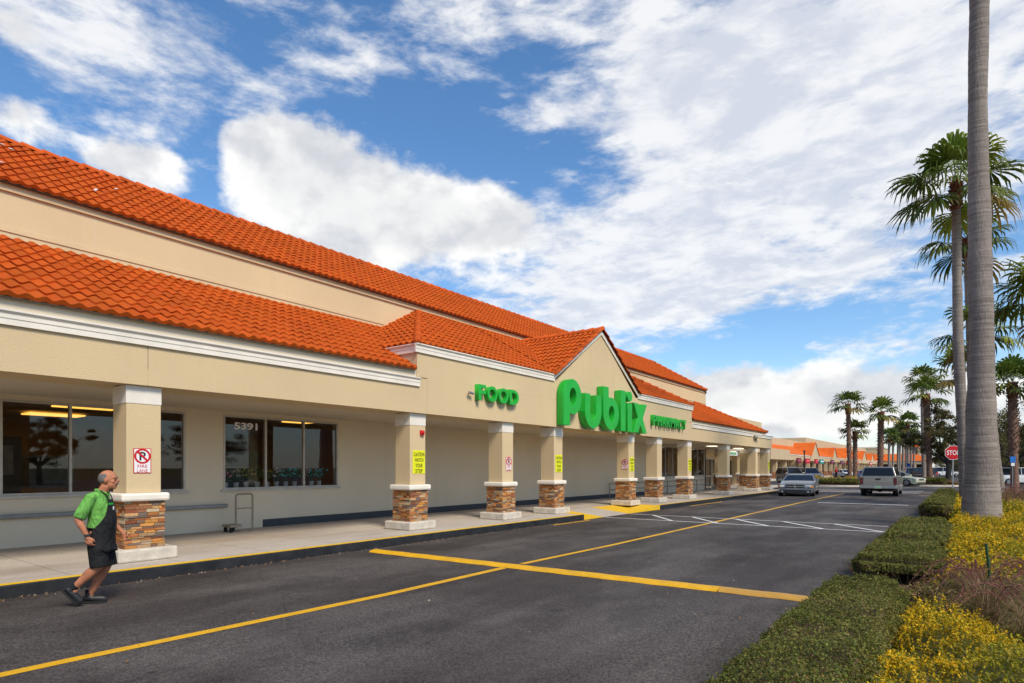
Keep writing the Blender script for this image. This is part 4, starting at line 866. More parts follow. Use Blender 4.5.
hedge(-1.28, -.25, 13.05, 18.2, .46, 40000, .020, 'low flat hedge beside the end of the white crosswalk, third from the camera', 9.0)
hedge(-1.08, -.32, 22.9, 39.0, .60, 52000, .032, 'long taller hedge left of the stop sign along the lane edge', 13.0)
hedge(-4.7, -1.3, 69.0, 70.6, .75, 12000, .06, 'dark squared hedge on the islet behind the long one, near the tall palms', 17.0)
hedge(-12.6, -7.7, 63.2, 65.6, .62, 12000, .07, 'dark green hedge ring on the round island under the two left palms', 21.0)
for nm, c, r_ in (('island', (-10.1, 65.0), 3.6), ('island', (-3.0, 71.0), 3.5)):
    struct(MB().tube([(c[0], c[1], -.01), (c[0], c[1], .14)], r_, 40).build(nm, M_SLAB)); struct(MB().tube([(c[0], c[1], .10), (c[0], c[1], .155)], r_ - .2, 40).build('island_soil', M_MULCH))
YEL_PAL = [(.80, .49, .010), (.68, .43, .008), (.52, .38, .012), (.17, .22, .020), (.08, .13, .015)]
def ground_cover(x0, x1, y0, y1, n, size, h, label, seed, pal=YEL_PAL, w=(5, 4, 2, 1.5, 1), xbias=1.6, hole=None):
    x = x0 + (x1 - x0) * rng.random(n) ** xbias; y = rng.uniform(y0, y1, n)
    if hole: k = (x - hole[0]) ** 2 + (y - hole[1]) ** 2 > hole[2] ** 2; x, y = x[k], y[k]; n = len(x)
    k_ = 9; ns_ = n // k_; n = ns_ * k_; x, y = x[:ns_], y[:ns_]; st = np.repeat(np.arange(ns_), k_); fz = np.tile(np.linspace(0, 1, k_), ns_)
    sl_ = size * rng.uniform(3.5, 8, ns_); sa = rng.uniform(0, 2 * PI, ns_); ti = rng.uniform(.1, 1.0, ns_); gx0, gy0 = x[st], y[st]
    x = gx0 + np.cos(sa)[st] * np.sin(ti)[st] * sl_[st] * fz; y = gy0 + np.sin(sa)[st] * np.sin(ti)[st] * sl_[st] * fz; zup = np.cos(ti)[st] * sl_[st] * (fz - .75)
    hh = h * (.72 + .75 * vnoise(gx0, gy0, 1.6, seed) + .55 * vnoise(gx0, gy0, 4.5, seed + 2)); e = np.minimum(np.minimum(x - x0, y - y0), y1 - y) / .18; hh *= np.clip(.45 + .55 * e, .45, 1)
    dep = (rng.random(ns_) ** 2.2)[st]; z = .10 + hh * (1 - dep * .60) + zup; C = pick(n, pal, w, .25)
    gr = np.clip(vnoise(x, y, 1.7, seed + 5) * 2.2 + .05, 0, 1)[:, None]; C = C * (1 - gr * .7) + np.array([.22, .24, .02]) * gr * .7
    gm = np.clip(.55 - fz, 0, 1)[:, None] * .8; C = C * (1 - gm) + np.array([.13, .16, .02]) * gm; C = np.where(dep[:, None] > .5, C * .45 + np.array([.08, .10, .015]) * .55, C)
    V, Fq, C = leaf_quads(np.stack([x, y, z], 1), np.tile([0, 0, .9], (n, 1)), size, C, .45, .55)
    # under-layer so no bare holes show
    gx, gy = np.meshgrid(np.arange(x0 + .05, x1, .12), np.arange(y0 + .05, y1, .12)); gxr, gyr = gx.ravel(), gy.ravel(); gz = .06 + h * .62 * (.8 + .5 * vnoise(gxr, gyr, 1.6, seed)); nx, ny = gx.shape[1], gx.shape[0]
    V0 = np.stack([gxr, gyr, gz], 1); i, j = np.meshgrid(np.arange(nx - 1), np.arange(ny - 1)); b = (j * nx + i).ravel(); F0 = np.stack([b, b + 1, b + nx + 1, b + nx], 1)
    Vt = np.concatenate([V, V0]); Ft = np.concatenate([Fq, F0 + len(V)]); Ct = np.concatenate([C, np.tile([.11, .105, .02], (len(F0), 1))])
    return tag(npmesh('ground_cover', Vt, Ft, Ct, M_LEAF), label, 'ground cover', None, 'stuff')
ground_cover(-.60, 2.6, 1.2, 7.3, 170000, .0125, .36, 'yellow leaved low shrubs right of the nearest hedge', 31)
ground_cover(-.28, 3.0, 9.6, 24.5, 150000, .022, .36, 'golden shrub mass around the foot of the thick palm trunk', 41, hole=(.38, 21.5, .5))
ground_cover(.2, 4.5, 24.5, 33, 26000, .045, .36, 'yellow green shrubs beyond the thick palm', 47, w=(3, 3, 3, 3, 1))
ground_cover(-.35, .3, 24.5, 40, 14000, .045, .40, 'yellow shrubs under the stop sign behind the long hedge', 49)
ground_cover(-.25, 4.5, 33, 41, 22000, .06, .32, 'rust brown low plants farther back in the planting bed', 53, [(.25, .12, .05), (.33, .19, .08), (.18, .10, .05), (.20, .17, .05)], (3, 3, 2, 1))
ground_cover(-3.6, -.4, 71, 72.6, 4000, .08, .35, 'rust brown plants on the islet behind the dark hedge', 57, [(.28, .13, .05), (.33, .19, .08), (.18, .10, .05)], (3, 3, 2))
ground_cover(-12.0, -8.2, 65.0, 66.6, 5000, .08, .65, 'yellow shrubs in the middle of the round island', 59)
ground_cover(-.48, 3.0, 7.25, 9.9, 26000, .022, .20, 'dry reddish undergrowth beneath the purple fountain grass', 61, [(.22, .11, .05), (.30, .20, .09), (.13, .09, .04), (.40, .34, .03), (.12, .15, .03)], (3, 3, 2, 1.2, 1))
# fountain grass
def grass_clump(r, nb, npl, h, label, loc, blade_pal, plume=(.19, .085, .065)):
    t = empty('fountain_grass', loc, 0, label, 'ornamental grass', 'purple fountain grass clumps'); V = []; C = []
    for i in range(nb):
        a = rng.uniform(0, 2 * PI); rr = r * rng.uniform(.3, 1.15); hh = h * rng.uniform(.5, 1.0); w = rng.uniform(.0016, .0035); d = np.array([math.cos(a), math.sin(a), 0]); sdv = np.array([-d[1], d[0], 0]); c = np.array(blade_pal[rng.integers(len(blade_pal))]) * rng.uniform(.7, 1.25); p0 = np.array([rng.normal(0, .04), rng.normal(0, .04), 0])
        pts = [p0 + d * rr * (s_ ** 1.15) + np.array([0, 0, hh * math.sin(s_ * 2.6)]) for s_ in np.linspace(0, 1, 7)]
        for k in range(6):
            wk, wn = w * (1 - k / 6.5), w * (1 - (k + 1) / 6.5); V += [pts[k] - sdv * wk, pts[k] + sdv * wk, pts[k + 1] + sdv * wn, pts[k + 1] - sdv * wn]; C.append(c)
    V = np.array(V); npmesh('blades', V, np.arange(len(V)).reshape(-1, 4), np.array(C), M_LEAF, t); V = []; C = []
    for i in range(npl):
        a = rng.uniform(0, 2 * PI) if i % 3 else rng.uniform(2.3, 4.0); rr = r * rng.uniform(.7, 1.3); hh = h * rng.uniform(.95, 1.3); d = np.array([math.cos(a), math.sin(a), 0]); sdv = np.array([-d[1], d[0], 0]); c0 = np.array(plume) * rng.uniform(.8, 1.5)
        ss = np.linspace(0, 1, 40); pts = np.array([d * rr * (s_ ** 1.2) + np.array([0, 0, hh * math.sin(s_ * 2.45)]) for s_ in ss])
        for k in range(39):
            w = .0022; V += [pts[k] - sdv * w, pts[k] + sdv * w, pts[k + 1] + sdv * w, pts[k + 1] - sdv * w]; C.append(c0 * .8)
            if ss[k] > .38:
                for q in range(16):
                    dv = rng.normal(0, 1, 3); dv /= np.linalg.norm(dv); tv = pts[k + 1] - pts[k]; tv /= np.linalg.norm(tv) + 1e-9; e = pts[k] + rng.random() * (pts[k + 1] - pts[k]) ; tip = e + (dv * .015 + tv * .016); s2 = np.cross(dv, tv) * .0022; V += [e - s2, e + s2, tip + s2 * .4, tip - s2 * .4]; C.append(c0 * rng.uniform(.7, 1.9) + np.array([.03, .015, .01]))
    V = np.array(V); npmesh('plumes', V, np.arange(len(V)).reshape(-1, 4), np.array(C), M_LEAF, t); return t
BP = [(.30, .20, .09), (.42, .31, .16), (.22, .13, .07), (.22, .10, .06), (.18, .17, .05)]
g1 = grass_clump(.62, 340, 13, .50, 'purple fountain grass clump arching over the hedge end, nearest the camera', (.20, 7.75, .12), BP)
g2 = grass_clump(.62, 420, 13, .52, 'tan and purple fountain grass clump at the right edge, beside the nearest one', (.72, 8.3, .12), BP)
pos = [((.10, 9.05, .12), 'fountain grass clump behind the nearest one, next to the golden shrubs'), ((.95, 9.45, .12), 'fountain grass clump by the right picture edge before the golden shrubs'), ((1.6, 8.5, .12), 'fountain grass clump farthest right in the bed beside the camera'), ((.5, 7.0, .12), 'low fountain grass clump rising among the nearest yellow leaves')]
for i, (p, lb) in enumerate(pos):
    c = copy_tree(g1 if i % 2 else g2); c.location = p; c.rotation_euler = (0, 0, 1.3 * i + .7); c.scale = (.9, .9, .85); c['label'] = lb
far_g = [(2.0, 27, 'tan grass tuft beyond the thick palm, nearest the right edge'), (1.2, 29.5, 'tan grass tuft right behind the slim palm'), (1.7, 35, 'tan grass tuft in the rust brown plants, left one'), (2.2, 36.5, 'tan grass tuft in the rust brown plants, right one')]
for i, (x, y, lb) in enumerate(far_g):
    c = copy_tree(g2); c.location = (x, y, .12); c.rotation_euler = (0, 0, i * 1.1); c.scale = (1.3, 1.3, 1.3); c['label'] = lb
tag(MB().tube([(.262, 8.62, .1), (.225, 8.60, .62), (.20, 8.58, .86)], .014, 6).build('garden_stake', simple('stake_green', (.02, .07, .025), .6)), 'thin dark green stake leaning in the golden shrubs', 'garden stake')

# ------------------------------------------------------------------ palms
def fronds(n, pet, rad, dens=24, sag=1.0, tint=(1, 1, 1), low=24):
    V = []; C = []; hub = np.array([0, 0, 0.0])
    for i in range(n):
        t_ = (i + .5) / n; az_ = i * 2.39996 + rng.normal(0, .15); elv = R(82) - (R(82) + R(low)) * t_ ** 1.1 + rng.normal(0, .10)
        d = np.array([math.cos(az_) * math.cos(elv), math.sin(az_) * math.cos(elv), math.sin(elv)]); pl = pet * rng.uniform(.85, 1.15) * (.65 + .35 * min(1, t_ * 3)); rr = rad * rng.uniform(.85, 1.12)
        base = hub + np.array([0, 0, .35 * (1 - t_) - .15]) + d * .08
        age = t_; col = np.array([.085, .135, .022]) * (1 - age) + np.array([.050, .070, .018]) * age
        if rng.random() < .22: col = np.array([.16, .19, .03])
        if t_ > .95: col = np.array([.17, .13, .04])
        col = col * rng.uniform(.75, 1.25) * np.array(tint); sdv = np.cross(d, [0, 0, 1.0]); sdv /= np.linalg.norm(sdv) + 1e-6; up = np.cross(sdv, d)
        # petiole with sag
        pts = [base + d * pl * s_ + np.array([0, 0, -.16 * pl * sag * s_ ** 2]) for s_ in (0, .35, .7, 1.0)]
        for k in range(3): w = .022 - .004 * k; V += [pts[k] - sdv * w, pts[k] + sdv * w, pts[k + 1] + sdv * w * .8, pts[k + 1] - sdv * w * .8]; C.append(col * 1.3 + np.array([.02, .02, 0]))
        Q = pts[3]; D = d + np.array([0, 0, -.42 * sag]); D /= np.linalg.norm(D); up = np.cross(sdv, D); spread = R(112); db = 2 * spread / dens
        for k in range(dens):
            b = -spread + (k + .5) * db; fold = .35 * abs(math.sin(b)); r1 = rr * (.62 + .38 * math.cos(b * .72)) * rng.uniform(.9, 1.08)
            e = D * math.cos(b) + sdv * math.sin(b) + up * (-fold * .6 + (.08 if k % 2 else -.08)); e /= np.linalg.norm(e); s2 = np.cross(e, up); s2 /= np.linalg.norm(s2) + 1e-6; g = np.array([0, 0, -1.0])
            m1 = Q + e * r1 * .60; m2 = Q + e * r1 * .84 + g * r1 * .10 * sag * rng.uniform(.6, 1.5); tp = Q + e * r1 * .96 + g * r1 * (.34 * sag) * rng.uniform(.5, 1.6)
            w1 = r1 * .60 * db * .55; w2 = w1 * .72; c = col * rng.uniform(.8, 1.25)
            V += [Q - s2 * .004, Q + s2 * .004, m1 + s2 * w1, m1 - s2 * w1, m1 - s2 * w1, m1 + s2 * w1, m2 + s2 * w2, m2 - s2 * w2, m2 - s2 * w2, m2 + s2 * w2, tp + s2 * .003, tp - s2 * .003]; C += [c, c * 1.05, c * 1.1 + np.array([.012, .008, 0])]
    V = np.array(V); return V, np.arange(len(V)).reshape(-1, 4), np.array(C)
def stubs(mb, z0, z1, r, n, ln=.14, droop=.3):
    for i in range(n):
        a = i * 2.39996; z = z0 + (z1 - z0) * i / n; d = Vector((math.cos(a), math.sin(a), 0)); p = d * r * .8; p.z = z
        mb.tube([p, p + d * ln * .6 + Vector((0, 0, ln * .55)), p + d * ln * random.uniform(.8, 1.3) + Vector((0, 0, ln * random.uniform(.4, 1.1)))], [.045, .034, .016], 4)
def palm(loc, pts, radii, label, crown_n=34, pet=.95, rad=1.15, dens=24, boots=(.9, 1.0, 60), skirt=None, bark=None, group='fan palms along the lane', sides=20, tint=(1, 1, 1), z0=.08, nseg=46, rough=.012):
    """pts: trunk centre line relative to loc; the hub sits on its last point"""
    t = empty('fan_palm', loc, 0, label, 'palm tree', group); P_ = []; Rr = []
    pts = [Vector(p) for p in pts]
    def crv(s_):
        x = s_ * (len(pts) - 1); i = min(int(x), len(pts) - 2); f = x - i; p0, p1, p2, p3 = pts[max(i - 1, 0)], pts[i], pts[i + 1], pts[min(i + 2, len(pts) - 1)]
        p = .5 * ((2 * p1) + (p2 - p0) * f + (2 * p0 - 5 * p1 + 4 * p2 - p3) * f * f + (3 * p1 - p0 - 3 * p2 + p3) * f ** 3); return p, radii[i] + (radii[i + 1] - radii[i]) * (f * f * (3 - 2 * f))
    ph = random.random() * 9
    for i in range(nseg + 1):
        p, r_ = crv(i / nseg); P_.append(p); Rr.append(r_ * (1 + .018 * math.sin(i * 1.7 * 46 / nseg + ph) + rough * random.uniform(-1, 1)))
    MB().tube(P_, Rr, sides).build('trunk', bark or (M_BARKB if skirt else M_BARK), t); top = pts[-1]
    mb = MB(); stubs(mb, -boots[1], .15, radii[-1] * boots[0] + .03, boots[2]); mb.tube([(0, 0, -boots[1]), (0, 0, .1)], [radii[-1] * 1.05, radii[-1] * 1.25], 10); o = mb.build('leaf_bases', M_BOOT, t); o.location = top
    if skirt:
        mb = MB(); n_, ln, k = skirt; q = len(P_); 
        for i in range(n_):
            z_ = i / n_; idx = int((1 - z_ * k) * (q - 1)); p = P_[idx]; a = i * 2.39996; d = Vector((math.cos(a), math.sin(a), 0)); r_ = Rr[idx]
            mb.tube([p + d * r_ * .7, p + d * (r_ + ln * .5) + Vector((0, 0, ln * .35)), p + d * (r_ + ln * .6) + Vector((0, 0, ln * random.uniform(.6, 1.2)))], [.06, .045, .02], 4)
        tag(mb.build('old_leaf_bases', M_BOOTG, t), kind='stuff')
    V, Fq, C = fronds(crown_n, pet, rad, dens, 1.0 if dens > 20 else .7, tint, 24 if dens > 20 else 14); o = npmesh('crown', V, Fq, np.clip(C, 0, 1), M_LEAF, t); o.location = top; return t
def crownpos(px, py, depth): p = at(px, depth=depth); return Vector((p.x, p.y, z_at(py, depth)))
def palm_px(base_px, top_px, top_py, depth, label, rb, rt, mid=(), **k):
    b = at(base_px, depth=depth); b.z = .05; tp = crownpos(top_px, top_py, depth); n = 5; pts = []
    for i in range(n):
        f = i / (n - 1); p = (tp - b) * f; pts.append(p)
    for i, (ox, oy) in enumerate(mid): pts[i + 1] = pts[i + 1] + Vector((ox, oy, 0))
    rr = [rb, rb * .72 + rt * .12, rb * .30 + rt * .68, rt * 1.0, rt * .92]; return palm(b, pts, rr, label, **k)
# the thick trunk that runs out of the top of the picture
b = at(981.2, depth=17.2); b.z = .05
def off(px, z): p = at(px, depth=17.2); return Vector((p.x - b.x, p.y - b.y, z))
palm(b, [off(981.2, 0), off(981.6, 1.5), off(980.9, 3.0), off(981.8, 5.2), off(980.2, 7.1), off(979.6, 8.6), off(977.7, 11.8), off(979.5, 15), off(980.5, 18.5), off(980, 22)], [.52, .40, .355, .29, .285, .27, .225, .235, .21, .19], 'thick grey palm trunk in front that rises out of the top of the picture', sides=40, crown_n=30, nseg=260, rough=.016)
palm_px(967, 956, 186, 25, 'tall slim palm just left of the thick trunk with its crown in full view', .25, .165, mid=[(-.05, 0), (-.10, 0), (-.06, 0)], crown_n=22, pet=1.25, rad=1.32, dens=26, nseg=160, tint=(1.45, 1.35, 1))
palm_px(976, 967, 240, 33.5, 'palm whose crown hangs right below the highest crown', .26, .19, crown_n=17, pet=1.25, rad=1.25, tint=(1.35, 1.25, 1))
palm_px(1001, 977, 333, 33, 'leaning dark trunked palm behind the right side of the thick trunk', .24, .19, crown_n=15, pet=1.2, rad=1.2, tint=(1.3, 1.2, 1), mid=[(.05, 0), (.1, 0), (.05, 0)])
palm_px(964, 957, 372, 52, 'palm crown low behind the slim trunk above the stop sign', .24, .19, crown_n=16, pet=1.3, rad=1.3, dens=16, tint=(1.3, 1.2, 1))
palm_px(1040, 1050, 296, 25, 'yellowish palm at the right picture edge', .26, .2, crown_n=20, pet=1.2, rad=1.35, tint=(1.7, 1.35, .8))
palm_px(1015, 1012, 384, 42, 'shaggy trunked palm near the right edge among the oaks', .27, .26, crown_n=26, pet=1.0, rad=1.25, skirt=(150, .16, .62), tint=(1.25, 1.15, .9), dens=18)
palm_px(930, 926, 395, 72, 'full crowned shaggy palm left of the stop sign', .34, .34, crown_n=20, pet=1.45, rad=1.45, dens=18, skirt=(170, .2, .75), tint=(1.3, 1.25, 1))
palm_px(924, 922, 381, 80, 'darker palm crown just above and behind the full crowned one', .28, .22, crown_n=17, pet=1.3, rad=1.3, dens=16)
palm_px(850, 848, 405, 66, 'taller palm on the round island with a straight brown trunk', .25, .22, crown_n=19, pet=.95, rad=1.1, dens=16, tint=(1.3, 1.25, 1), skirt=(120, .1, .9))
palm_px(855, 855, 432, 68, 'short palm on the round island tucked behind the taller one', .24, .22, crown_n=20, pet=.85, rad=1.05, dens=14, skirt=(70, .1, .8))
palm_px(880, 881, 413, 70, 'palm rising behind the silver pickup truck', .32, .30, crown_n=19, pet=1.05, rad=1.2, dens=16, tint=(1.3, 1.25, 1), skirt=(130, .12, .8))
smalls = [(889, 437, 118), (893, 440, 121), (898, 435, 130), (903, 431, 128), (908, 424, 122), (911, 436, 140), (914, 441, 136), (900, 439, 150), (906, 437, 160)]
p0 = palm_px(889, 889, 437, 118, 'far palm, leftmost of the distant cluster behind the pickup', .25, .2, crown_n=20, pet=1.05, rad=1.3, dens=10, sides=8, group='distant palm cluster', boots=(.9, 1, 20))
names = ['second from the left of the distant palm cluster, low crown', 'third from the left of the distant palm cluster', 'palm just left of the tallest in the distant cluster', 'tallest palm of the distant cluster beside the far tower', 'palm below the tallest one in the distant cluster', 'rightmost palm of the distant cluster before the far tower', 'thin palm seen between nearer ones in the middle of the distant cluster', 'farthest small palm of the distant cluster, under the tallest crown']
for i, ((px, py, dp), nm) in enumerate(zip(smalls[1:], names)):
    c = copy_tree(p0); q = at(px, depth=dp); q.z = .05; c.location = q; k = (z_at(py, dp)) / (z_at(437, 118)); c.scale = (max(.85, k * .95), max(.85, k * .95), k); c.rotation_euler = (0, 0, i * .9); c['label'] = nm
# ------------------------------------------------------------------ broad-leaved trees
def oak(loc, h, w, n, size, label, pal, seed, group='oaks by the parking lot', gaps=.0):
    t = empty('oak_tree', loc, 0, label, 'tree', group); rs = random.Random(seed); mb = MB(); tips = []
    fork = h * .28; mb.tube([(0, 0, 0), (.05, .03, fork * .6), (0, 0, fork)], [h * .035, h * .028, h * .024], 10)
    for i in range(8):
        a = i * 2.4 + rs.random(); e = rs.uniform(.5, 1.25); ln = h * rs.uniform(.34, .55); d = Vector((math.cos(a) * math.cos(e) * w / h * 1.3, math.sin(a) * math.cos(e) * w / h * 1.3, math.sin(e)))
        p1 = Vector((0, 0, fork * .9)) + d * ln * .5 + Vector((rs.gauss(0, .2), rs.gauss(0, .2), 0)); p2 = Vector((0, 0, fork)) + d * ln; mb.tube([(0, 0, fork * .85), p1, p2], [h * .015, h * .010, h * .004], 6); tips += [p1, p2]
        for k in range(3): p3 = p2 + Vector((rs.gauss(0, w * .13), rs.gauss(0, w * .13), rs.uniform(-.05, .16) * h)); mb.tube([p1.lerp(p2, .6), p3], [h * .006, .015], 4); tips.append(p3)
    mb.build('trunk', M_OAK, t); cl = []
    for p in tips:
        for k in range(3): cl.append(np.array(p) + rng.normal(0, w * .055, 3))
    cl = np.array(cl); ci = rng.integers(len(cl), size=n); rad = w * rng.uniform(.05, .13, len(cl)); dv = rng.normal(0, 1, (n, 3)); dv /= np.linalg.norm(dv, axis=1, keepdims=True)
    Pn = cl[ci] + dv * (rad[ci] * rng.random(n) ** .45)[:, None] * np.array([1, 1, .7]); tone_ = rng.uniform(.65, 1.35, len(cl))[ci]; C = pick(n, pal, [1] * len(pal)) * tone_[:, None]
    V, Fq, C = leaf_quads(Pn, dv + np.array([0, 0, .5]), size, np.clip(C, 0, 1), .5, .7); npmesh('crown', V, Fq, C, M_LEAF, t); return t
OP = [(.085, .085, .022), (.13, .11, .03), (.17, .12, .04), (.06, .065, .02)]
def oak_at(px, dp, *a, **k): q = at(px, depth=dp); q.z = 0; return oak(q, *a, **k)
o1 = oak_at(948, 72, 9.2, 7.5, 20000, .11, 'open olive brown oak showing above the stop sign left of the slim palm', OP, 3)
o2 = oak_at(1016, 60, 9.2, 10, 22000, .09, 'green brown oak behind the shaggy palm at the right edge', OP, 5)
far_t = [(946, 150, .62, 'distant tree showing beneath the stop sign, left of the slim palm'), (985, 120, .8, 'distant tree behind the thick palm trunk'), (1003, 105, .85, 'distant tree between the thick trunk and the shaggy palm'), (1040, 80, .9, 'oak just beyond the right picture edge'), (956, 200, .8, 'far tree behind the foot of the slim palm')]
for i, (px, dp, k, lb) in enumerate(far_t):
    c = copy_tree(o1 if i % 2 else o2); q = at(px, depth=dp); c.location = q; c.scale = (k * 1.1, k * 1.1, k); c.rotation_euler = (0, 0, i * 1.3); c['label'] = lb
for i, (x, y, k, lb) in enumerate([(52, -16, 1.0, 'oak across the lot mirrored in the left shop window'), (56, 4, 1.1, 'second oak across the lot facing the shop windows'), (50, 22, .95, 'third oak across the lot facing the gable'), (58, 44, 1.0, 'fourth oak across the lot, farthest along')]):
    c = copy_tree(o2 if i % 2 else o1); c.location = (x, y, 0); c.scale = (k, k, k * .85); c.rotation_euler = (0, 0, i * 2); c['label'] = lb
# distant tree belt as a mass
n = 26000; x = rng.uniform(5, 420, n); y = 330 + x * .12 + rng.normal(0, 5, n); hh = 7 + 4 * vnoise(x, y * 0, .05, 3) + 2.2 * vnoise(x, y * 0, .21, 5); z = hh * rng.random(n) ** .6
x2 = rng.uniform(-5, 60, n // 3); x[:n // 3] = x2; y[:n // 3] = 300 + rng.normal(0, 5, n // 3)
V, Fq, C = leaf_quads(np.stack([x, y, z], 1), np.tile([0, -.6, .6], (n, 1)), .75, pick(n, OP, [1] * 4), .6, .8); tag(npmesh('far_wood', V, Fq, C, M_LEAF), 'dark green belt of trees on the horizon behind the car park', 'woods', None, 'stuff')

# ------------------------------------------------------------------ street furniture
sp = at(953, depth=32.5); t = empty('stop_sign', (sp.x, sp.y, .1), TH * .55, 'red octagonal STOP sign on a grey post left of the palm trunks', 'stop sign')
MB().box(-.03, .03, .0, .03, 0, 2.15).box(-.018, .018, -.012, -.001, 0, 2.15).build('post', M_ALU, t)
octo = [(math.cos(PI / 8 + i * PI / 4), math.sin(PI / 8 + i * PI / 4)) for i in range(8)]; zc = 2.42; rr_ = .405
MB().prism([(p * rr_, q * rr_) for p, q in octo], lambda p, q, s_: (p, s_, zc + q), -.022, -.014).build('border', M_SWHITE, t); MB().prism([(p * (rr_ - .022), q * (rr_ - .022)) for p, q in octo], lambda p, q, s_: (p, s_, zc + q), -.026, -.0225).build('plate', M_RED, t)
me, lo, hi = text_mesh('STOP', .05, .015); me = me.copy()
for v in me.vertices:
    p = [(v.co[i] - lo[i]) / (hi[i] - lo[i]) for i in range(3)]; v.co = (-.29 + .58 * p[0], -.0265 - .003 * p[2], zc - .125 + .25 * p[1])
me.materials.clear(); me.materials.append(M_SWHITE); o = bpy.data.objects.new('lettering', me); COL.objects.link(o); o.parent = t
def small_sign(px, py, dp, label, col_name, c):
    q = at(px, depth=dp); zc_ = z_at(py, dp); t = empty('parking_sign', (q.x, q.y, 0), TH * .6, label, 'sign'); MB().tube([(0, 0, 0), (0, 0, zc_)], .025, 6).build('post', M_ALU, t); MB().box(-.15, .15, -.05, -.03, zc_ - .2, zc_ + .2).build('plate', simple(col_name, c), t); MB().box(-.10, .10, -.045, -.03, zc_ - .42, zc_ - .23).build('lower_plate', M_SWHITE, t)
small_sign(908.3, 465, 74, 'blue parking sign beyond the cream car', 'sign_blue', (.02, .10, .45)); small_sign(1012.5, 459.5, 40, 'blue parking sign before the shaggy palm trunk', 'sign_blue_b', (.02, .16, .50))
q = at(804.3, depth=72); t = empty('lamp_post', (q.x, q.y, 0), 0, 'dark slim lamp post standing before the distant shops', 'lamp post'); MB().tube([(0, 0, 0), (0, 0, 3.3)], [.09, .06], 8).build('pole', M_DARKFR, t); MB().tube([(0, 0, 0), (0, 0, .6)], [.16, .1], 8).build('base', M_DARKFR, t); MB().tube([(0, 0, 3.25), (0, 0, 3.7), (0, 0, 3.85)], [.06, .11, .04], 8).build('lantern', M_DARKFR, t)
q = at(824, depth=230); t = empty('light_mast', (q.x - 30, q.y, 0), 0, 'thin pale mast rising above the distant shops', 'mast'); MB().tube([(0, 0, 0), (0, 0, 14)], .10, 6).build('pole', M_ALU, t)

